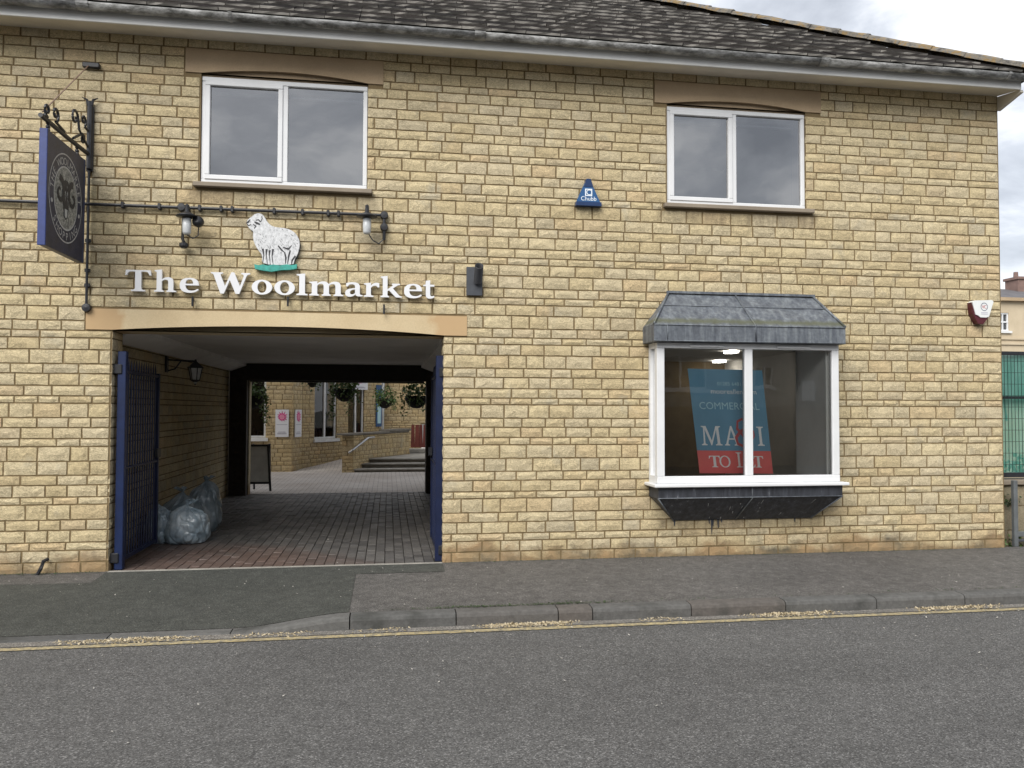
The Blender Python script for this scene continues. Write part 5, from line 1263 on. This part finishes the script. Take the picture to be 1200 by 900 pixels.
# hanging baskets
def basket(c, r_, label, seed, hang, trail=1.0, bracket=None):
    t = thing('hanging_basket', label, 'hanging basket', c, 'hanging baskets in the courtyard'); rg = random.Random(seed)
    m = MB(); m.lathe([(r_*1.0, .0), (r_*.95, -.08), (r_*.7, -.19), (r_*.3, -.25), (0, -.26)], c, 14); m.build('liner', 'liner', t, True)
    for k in range(3):
        a = 2*math.pi*k/3+.4; MB().tube([(c[0]+r_*math.cos(a), c[1]+r_*math.sin(a), c[2]), (c[0], c[1], c[2]+hang)], .007, 5).build('chain', 'black', t)
    def leaf(mb, p, s):
        d = Vector((rg.gauss(0, 1), rg.gauss(0, 1), rg.gauss(.2, .8))).normalized(); u = d.orthogonal().normalized(); w = d.cross(u)
        a = rg.uniform(0, 6.28); l = (u*math.cos(a)+w*math.sin(a))*s; q = d.cross(l).normalized()*s*.42
        mb.add([p, p+l*.5+q+d*s*.1, p+l, p+l*.5-q+d*s*.1], [(0, 1, 2, 3)], 0 if rg.random() < .8 else 1, rg.random())
    m = MB()
    for i in range(330):
        a, rr = rg.uniform(0, 6.28), r_*1.25*math.sqrt(rg.random()); lob = 1+.45*math.sin(a*3+seed)+.25*math.sin(a*5+seed*2); rr *= .75+.3*lob; h_ = rg.gauss(.06+.07*lob, .10)
        leaf(m, Vector((c[0]+rr*math.cos(a), c[1]+rr*math.sin(a), c[2]+h_-.08*(rr/r_)**2)), rg.uniform(.04, .085))
    for k in range(10):
        a = rg.uniform(0, 6.28); L = rg.uniform(.15, .55)*trail
        for i in range(int(L*60)):
            f = i/(L*60); p = Vector((c[0]+(r_*1.1+.05*f)*math.cos(a)+rg.gauss(0, .025), c[1]+(r_*1.1+.05*f)*math.sin(a)+rg.gauss(0, .025), c[2]-L*f)); leaf(m, p, rg.uniform(.03, .065))
    tag(m.build('foliage', ['leaf', 'flower'], t), kind='stuff')
    if bracket: MB().tube([(c[0], c[1], c[2]+hang), bracket], .014, 6).build('bracket_arm', 'black', t)
x, z = at(298, 464, 7.95); basket((x-.02, 7.95, z), .22, 'leafy hanging basket at the far left, beside the rear pier', 3, .5, 1.2, (x-.02, 7.41, z+.55))
x, z = at(404, 456, 7.95); basket((x, 7.95, z), .22, 'dark hanging basket in the middle with long trailing stems', 5, .45, 1.2, (x, 7.41, z+.5))
x, z = at(451, 467, 12.5); basket((x, 12.5, z), .22, 'small bright green hanging basket right of the shop door', 7, .6, .7, (x, 15.5, z+.65))
x, z = at(488, 464, 7.95); basket((x, 7.95, z), .24, 'dark hanging basket against the right rear pier', 9, .5, .9, (x, 7.41, z+.55))
# light trailing greenery by the second window
x, z = at(366, 452, 8.2); basket((x, 8.2, z+.22), .13, 'pale sparse basket hanging in front of the second courtyard window', 11, .4, .6, (x, 7.41, z+.7))

# ------------------------------------------------------------------ right hand side: fence, garden wall, far house
gw = thing('garden_wall', 'low mossy stone garden wall below the green netted fence', 'wall', (9, .5, 0))
MB().box(7.42, 14, .36, .62, -.25, .70).build('core', 'mortar', gw)
vs_, x = [], 7.43; cnt = 0
for row, (z0, z1) in enumerate(((-.1, .14), (.15, .44), (.45, .69))):
    x = 7.43-(.1 if row % 2 else 0)
    while x < 12:
        l = R.uniform(.13, .24); me = VARME[cnt % 14].copy() if cnt < 14 else bpy.data.meshes['rubble_block'+('.%03d' % (cnt % 14) if cnt % 14 else '')]
        if cnt < 14: me.name = 'rubble_block'; me.materials.clear(); me.materials.append(MAT['rubble'])
        o = bpy.data.objects.new('stone_block', me); COL.objects.link(o); o.parent = gw; o.location = (max(x, 7.43)-9, .345-.5, z0); o.scale = (l-.012, 1, z1-z0); x += l; cnt += 1
MB().bbox(7.42, 14, .30, .66, .705, .765, .01).build('coping', 'sill_stone', gw)
fe = thing('netted_fence', 'tall steel mesh fence hung with green netting at the right edge', 'fence', (9, .45, .77))
MB().bbox(7.40, 14, .43, .47, 2.33, 2.375, .004).build('top_rail', 'black', fe); MB().bbox(7.40, 14, .43, .47, 1.775, 1.81, .004).build('middle_rail', 'black', fe); MB().bbox(7.40, 14, .43, .47, .79, .85, .004).build('bottom_rail', 'black', fe)
m = MB(); x = 7.42
while x < 12: m.box(x-.003, x+.003, .425, .429, .86, 2.33); x += .048
for z in frange(.95, 2.25, 9): m.box(7.42, 12, .418, .424, z-.003, z+.003)
tag(m.build('wire_grid', 'fence', fe), kind='stuff')
m = MB(); nn = 40; vs = []
for j in range(9):
    for i in range(nn+1): x = 7.40+4.8*i/nn; vs.append((x, .50+.025*mnoise.noise(Vector((x*3, j*.3, 0))), .80+1.53*j/8))
m.add(vs, [(j*(nn+1)+i, j*(nn+1)+i+1, (j+1)*(nn+1)+i+1, (j+1)*(nn+1)+i) for j in range(8) for i in range(nn)]); m.build('netting', 'net', fe, True)
m = MB(); m.tube([(7.70, .52, 2.0), (7.78, .54, 1.5)], .012, 6); m.build('brace', 'black', fe)
MB().bbox(9.9, 9.96, .42, .48, .77, 2.45, .004).build('post', 'black', fe)
t = thing('metal_barrier', 'grey galvanised gate frame standing by the building corner', 'barrier', (7.55, .15, 0))
MB().bbox(7.50, 7.555, .12, .17, -.02, .78, .005).build('post', 'postgrey', t); MB().bbox(7.556, 9.2, .125, .165, .10, .16, .005).build('rail', 'postgrey', t); MB().bbox(9.2, 9.255, .12, .17, -.02, .78, .005).build('post', 'postgrey', t)
MB().bbox(7.556, 9.2, .125, .165, .04, .07, .004).build('rail', 'darkgrey', t)
def plant(name, label, pos, n, spread, ls, mats, seed):
    rg = random.Random(seed); m = MB()
    for i in range(n):
        p = Vector(pos)+Vector((rg.gauss(0, spread[0]), rg.gauss(0, spread[1]), abs(rg.gauss(0, spread[2])))); d = Vector((rg.gauss(0, 1), -abs(rg.gauss(0, 1)), rg.gauss(.3, .6))).normalized()
        l = d.orthogonal().normalized()*rg.uniform(.6, 1)*ls; q = d.cross(l).normalized()*ls*.4; m.add([p, p+l*.5+q, p+l, p+l*.5-q], [(0, 1, 2, 3)], 0, rg.random())
    t = thing(name, label, 'plant', pos); tag(m.build('foliage', mats, t), kind='stuff'); st_ = MB()
    for k in range(4): st_.tube([(pos[0]+rg.uniform(-.02, .02), pos[1]+.02, pos[2]-.05), (pos[0]+rg.gauss(0, spread[0]), pos[1], pos[2]+spread[2]*1.2)], .004, 4)
    tag(st_.build('stem', 'ivy', t), kind='stuff'); return t
x, z = at(1185, 586, .26); plant('ivy_sprig', 'dark ivy sprig on the garden wall beside the building corner', (x, .29, z-.04), 26, (.06, .015, .05), .045, 'ivy', 5)
x, z = at(1192, 634, .28); plant('wall_foot_weeds', 'low green weeds at the foot of the garden wall behind the rail', (x+.15, .28, z-.06), 70, (.22, .03, .07), .05, 'leaf', 8)
x, z = at(1190, 555, .8); plant('shrub_behind_netting', 'bushy shrub standing behind the green netting', (x+.3, .95, .80), 170, (.35, .12, .13), .08, 'leaf', 12)
hx = 31.0
fh = thing('far_house', 'distant stone house with slate roof, sash window and red chimney beyond the fence', 'house', (40, 34, 0))
hz = at(1180, 353, 30)[1]
wy0, wy1 = at(1176, 366.5, 30), at(1182.5, 388, 30)
hw = (wy0[0]-.35, wy1[0], wy1[1], wy0[1])
m = MB()
for a, b, c, d in ((hx, hw[0], 0, hz), (hw[1], 52, 0, hz), (hw[0], hw[1], 0, hw[2]), (hw[0], hw[1], hw[3], hz)): m.box(a, b, 30, 30.3, c, d)
m.box(hx, hx+.3, 30.31, 38, 0, hz-.01); m.box(51.7, 52, 30.31, 38, 0, hz-.01); m.box(hx, 52, 38.01, 38.3, 0, hz-.01); m.build('wall', 'ashlar', fh)
MB().box(hx-.2, 52.2, 29.75, 30.35, hz+.002, hz+.18).build('cornice', 'lintel_brown', fh); 
for z_ in (at(1180, 398, 30)[1], at(1180, 404, 30)[1]): MB().box(hx, 52, 29.92, 29.998, z_, z_+.12).build('string_course', 'ashlar', fh)
m = MB(); e0, e1 = hz+.181, hz+1.35; m.add([(hx-.2, 29.8, e0), (52.2, 29.8, e0), (50, 34, e1), (hx+2, 34, e1)], [(0, 1, 2, 3)]); m.add([(hx-.2, 38.4, e0), (52.2, 38.4, e0), (50, 34, e1), (hx+2, 34, e1)], [(3, 2, 1, 0)]); m.add([(hx-.2, 38.4, e0), (hx-.2, 29.8, e0), (hx+2, 34, e1)], [(0, 1, 2)]); m.add([(52.2, 29.8, e0), (52.2, 38.4, e0), (50, 34, e1)], [(0, 1, 2)]); rf = m.build('roof', 'slate', fh)
cx0, cz0 = at(1193, 330, 33)[0], at(1193, 322, 33)[1]
m = MB(); m.box(cx0, cx0+1.1, 33, 34, hz+.8, cz0-.25); m.box(cx0-.08, cx0+1.18, 32.92, 34.08, cz0-.249, cz0-.1); m.lathe([(.14, 0), (.12, .35)], (cx0+.3, 33.5, cz0-.1), 8); m.build('chimney', 'chim', rf)
m = MB(); W_ = hw[1]-hw[0]
for q in ((hw[0], hw[0]+.08), (hw[1]-.08, hw[1]), ((hw[0]+hw[1])/2-.03, (hw[0]+hw[1])/2+.03)): m.box(q[0], q[1], 30.05, 30.15, hw[2]+.08, hw[3]-.08)
for q in (hw[2], (hw[2]+hw[3])/2-.04, hw[3]-.08): m.box(hw[0], hw[1], 30.04, 30.16, q, q+.08)
w_ = m.build('window', 'white', fh); MB().box(hw[0], hw[1], 30.12, 30.13, hw[2], hw[3]).build('pane', 'glass_far', w_); MB().box(hw[0], hw[1], 30.2, 30.22, hw[2], hw[3]).build('blind', 'white_old', w_)
MB().box(hw[0]-.1, hw[1]+.1, 29.88, 30.1, hw[2]-.12, hw[2]-.002).build('sill', 'white_old', w_)
# second garden building glimpsed through the netting
gh = thing('garden_shed', 'pale shed with a pitched roof half hidden by the green netting', 'shed', (13, 8, 0))
MB().box(11.6, 15.5, 7.0, 10, 0, 1.9).build('wall', 'ashlar', gh); m = MB(); m.poly([(11.4, 1.9), (15.7, 1.9), (13.55, 2.9)], [], lambda u, v, d: (u, d, v), 6.8, 10.2); m.build('roof', 'slate', gh)
MB().box(12.2, 13.0, 6.9, 6.998, .1, 1.75).build('door', 'white_old', gh)

# ------------------------------------------------------------------ the house across the street (seen only as reflections)
op = thing('opposite_house', 'plain stone house across the street reflected in the bay window', 'house', (0, -14.2, 0))
OY = -14.0
def fl(px, py): x, z = at(px, py, -.28*2-OY); return x, z
wr = (*fl(886, 454), *fl(908, 428)); wl = (fl(775, 456)[0]-.2, fl(775, 456)[1], fl(830, 415)[0], fl(775, 416)[1])
m = MB(); ow = [(min(q[0], q[2]), max(q[0], q[2]), min(q[1], q[3]), max(q[1], q[3])) for q in (wr, wl)]+[(-3, -2, 1.3, 2.5), (-7, -6, 1.3, 2.5)]
fnO, LO = seg_fn((22, OY), (-22, OY))
opens = [(22-b, 22-a, c, d) for a, b, c, d in ow]
xs = sorted({0, LO}|{o[k] for o in opens for k in (0, 1)}); zs = sorted({-.2, 4.3}|{o[k] for o in opens for k in (2, 3)})
for i in range(len(xs)-1):
    for j in range(len(zs)-1):
        if any(o[0] < (xs[i]+xs[i+1])/2 < o[1] and o[2] < (zs[j]+zs[j+1])/2 < o[3] for o in opens): continue
        m.hexa([fnO(u, y, zz) for zz in (zs[j], zs[j+1]) for u, y in ((xs[i], 0), (xs[i+1], 0), (xs[i+1], .3), (xs[i], .3))])
m.build('wall', 'oppstone', op)
for o in opens: shop_window(fnO, o, [(o[0]+o[1])/2], op)
m = MB(); m.add([(-22, -13.6, 4.25), (22, -13.6, 4.25), (22, -18, 6.6), (-22, -18, 6.6)], [(3, 2, 1, 0)]); m.add([(-22, -22.4, 4.25), (22, -22.4, 4.25), (22, -18, 6.6), (-22, -18, 6.6)], [(0, 1, 2, 3)]); m.build('roof', 'slate', op)
x, z = fl(932, 440); MB().tube([(x, OY+.08, 0), (x, OY+.08, 4.2)], .055, 8).build('downpipe', 'black', op); MB().box(x+.15, x+.55, OY+.01, OY+.2, 1.9, 2.5).build('meter_box', 'white_old', op)
MB().box(-22, 22, OY+.002, OY+.06, -.1, 1.75).build('plinth', 'sill_stone', op)
for s_ in (-22, 21.7): MB().box(s_, s_+.3, -22, OY-.31, -.2, 4.25).build('end_wall', 'oppstone', op)

# ------------------------------------------------------------------ fallen petals, grit and litter
def flakes(name, n, posf, smin, smax, mat, lift=.006):
    m = MB()
    for i in range(n):
        x, y, z = posf(); s = R.uniform(smin, smax); a = R.uniform(0, 6.28); b = R.uniform(.35, .8); c_, s_ = math.cos(a), math.sin(a); t = R.uniform(-.3, .6)*s
        pts = [(-.5, 0, 0), (-.1, -b*.5, t*.3), (.5, -.1, t), (.15, b*.5, t*.2)]
        m.add([(x+(p*c_-q*s_)*s, y+(p*s_+q*c_)*s, z+lift+h+.001) for p, q, h in pts], [(0, 1, 2, 3)], 0, R.random())
    return tag(m.build(name, mat), kind='stuff')
def gut_pos():
    while True:
        x = R.uniform(-5, 8.2); y = -2.0-abs(R.gauss(0, .05)); k = mnoise.noise(Vector((x*1.3, 0, 4)))
        if R.random() < .22+1.5*k: return x, y, ZR
flakes('fallen_petals', 5600, gut_pos, .012, .030, 'petal')
def road_pos():
    y = -2.15-abs(R.gauss(0, 1.1))*R.choice((.4, 1, 1.6)); return R.uniform(-5, 8), max(y, -7.5), ZR
flakes('road_flecks', 420, road_pos, .008, .024, 'fleck')
def pave_pos():
    x, y = R.uniform(-5, 8), R.uniform(-1.82, -.05); return x, y, zp(x, y)
flakes('pavement_flecks', 260, pave_pos, .008, .024, 'fleck')
def wall_pos():
    x = R.choice((R.uniform(.6, 7.2), R.uniform(-5, -2.8))); y = -.02-abs(R.gauss(0, .035)); return x, y, zp(x, y)
flakes('wall_foot_grit', 1500, wall_pos, .008, .02, 'ivy')
flakes('kerb_moss', 900, lambda: (lambda x: (x, KY+.012+abs(R.gauss(0, .03)), zp(x, KY)))(R.choice((R.gauss(.75, .25), R.gauss(1.5, .2), R.uniform(-.2, 7)))), .008, .02, 'ivy')
flakes('passage_litter', 60, lambda: (R.uniform(-2.6, .4), R.uniform(.1, 6.5), 0), .012, .03, 'fleck')
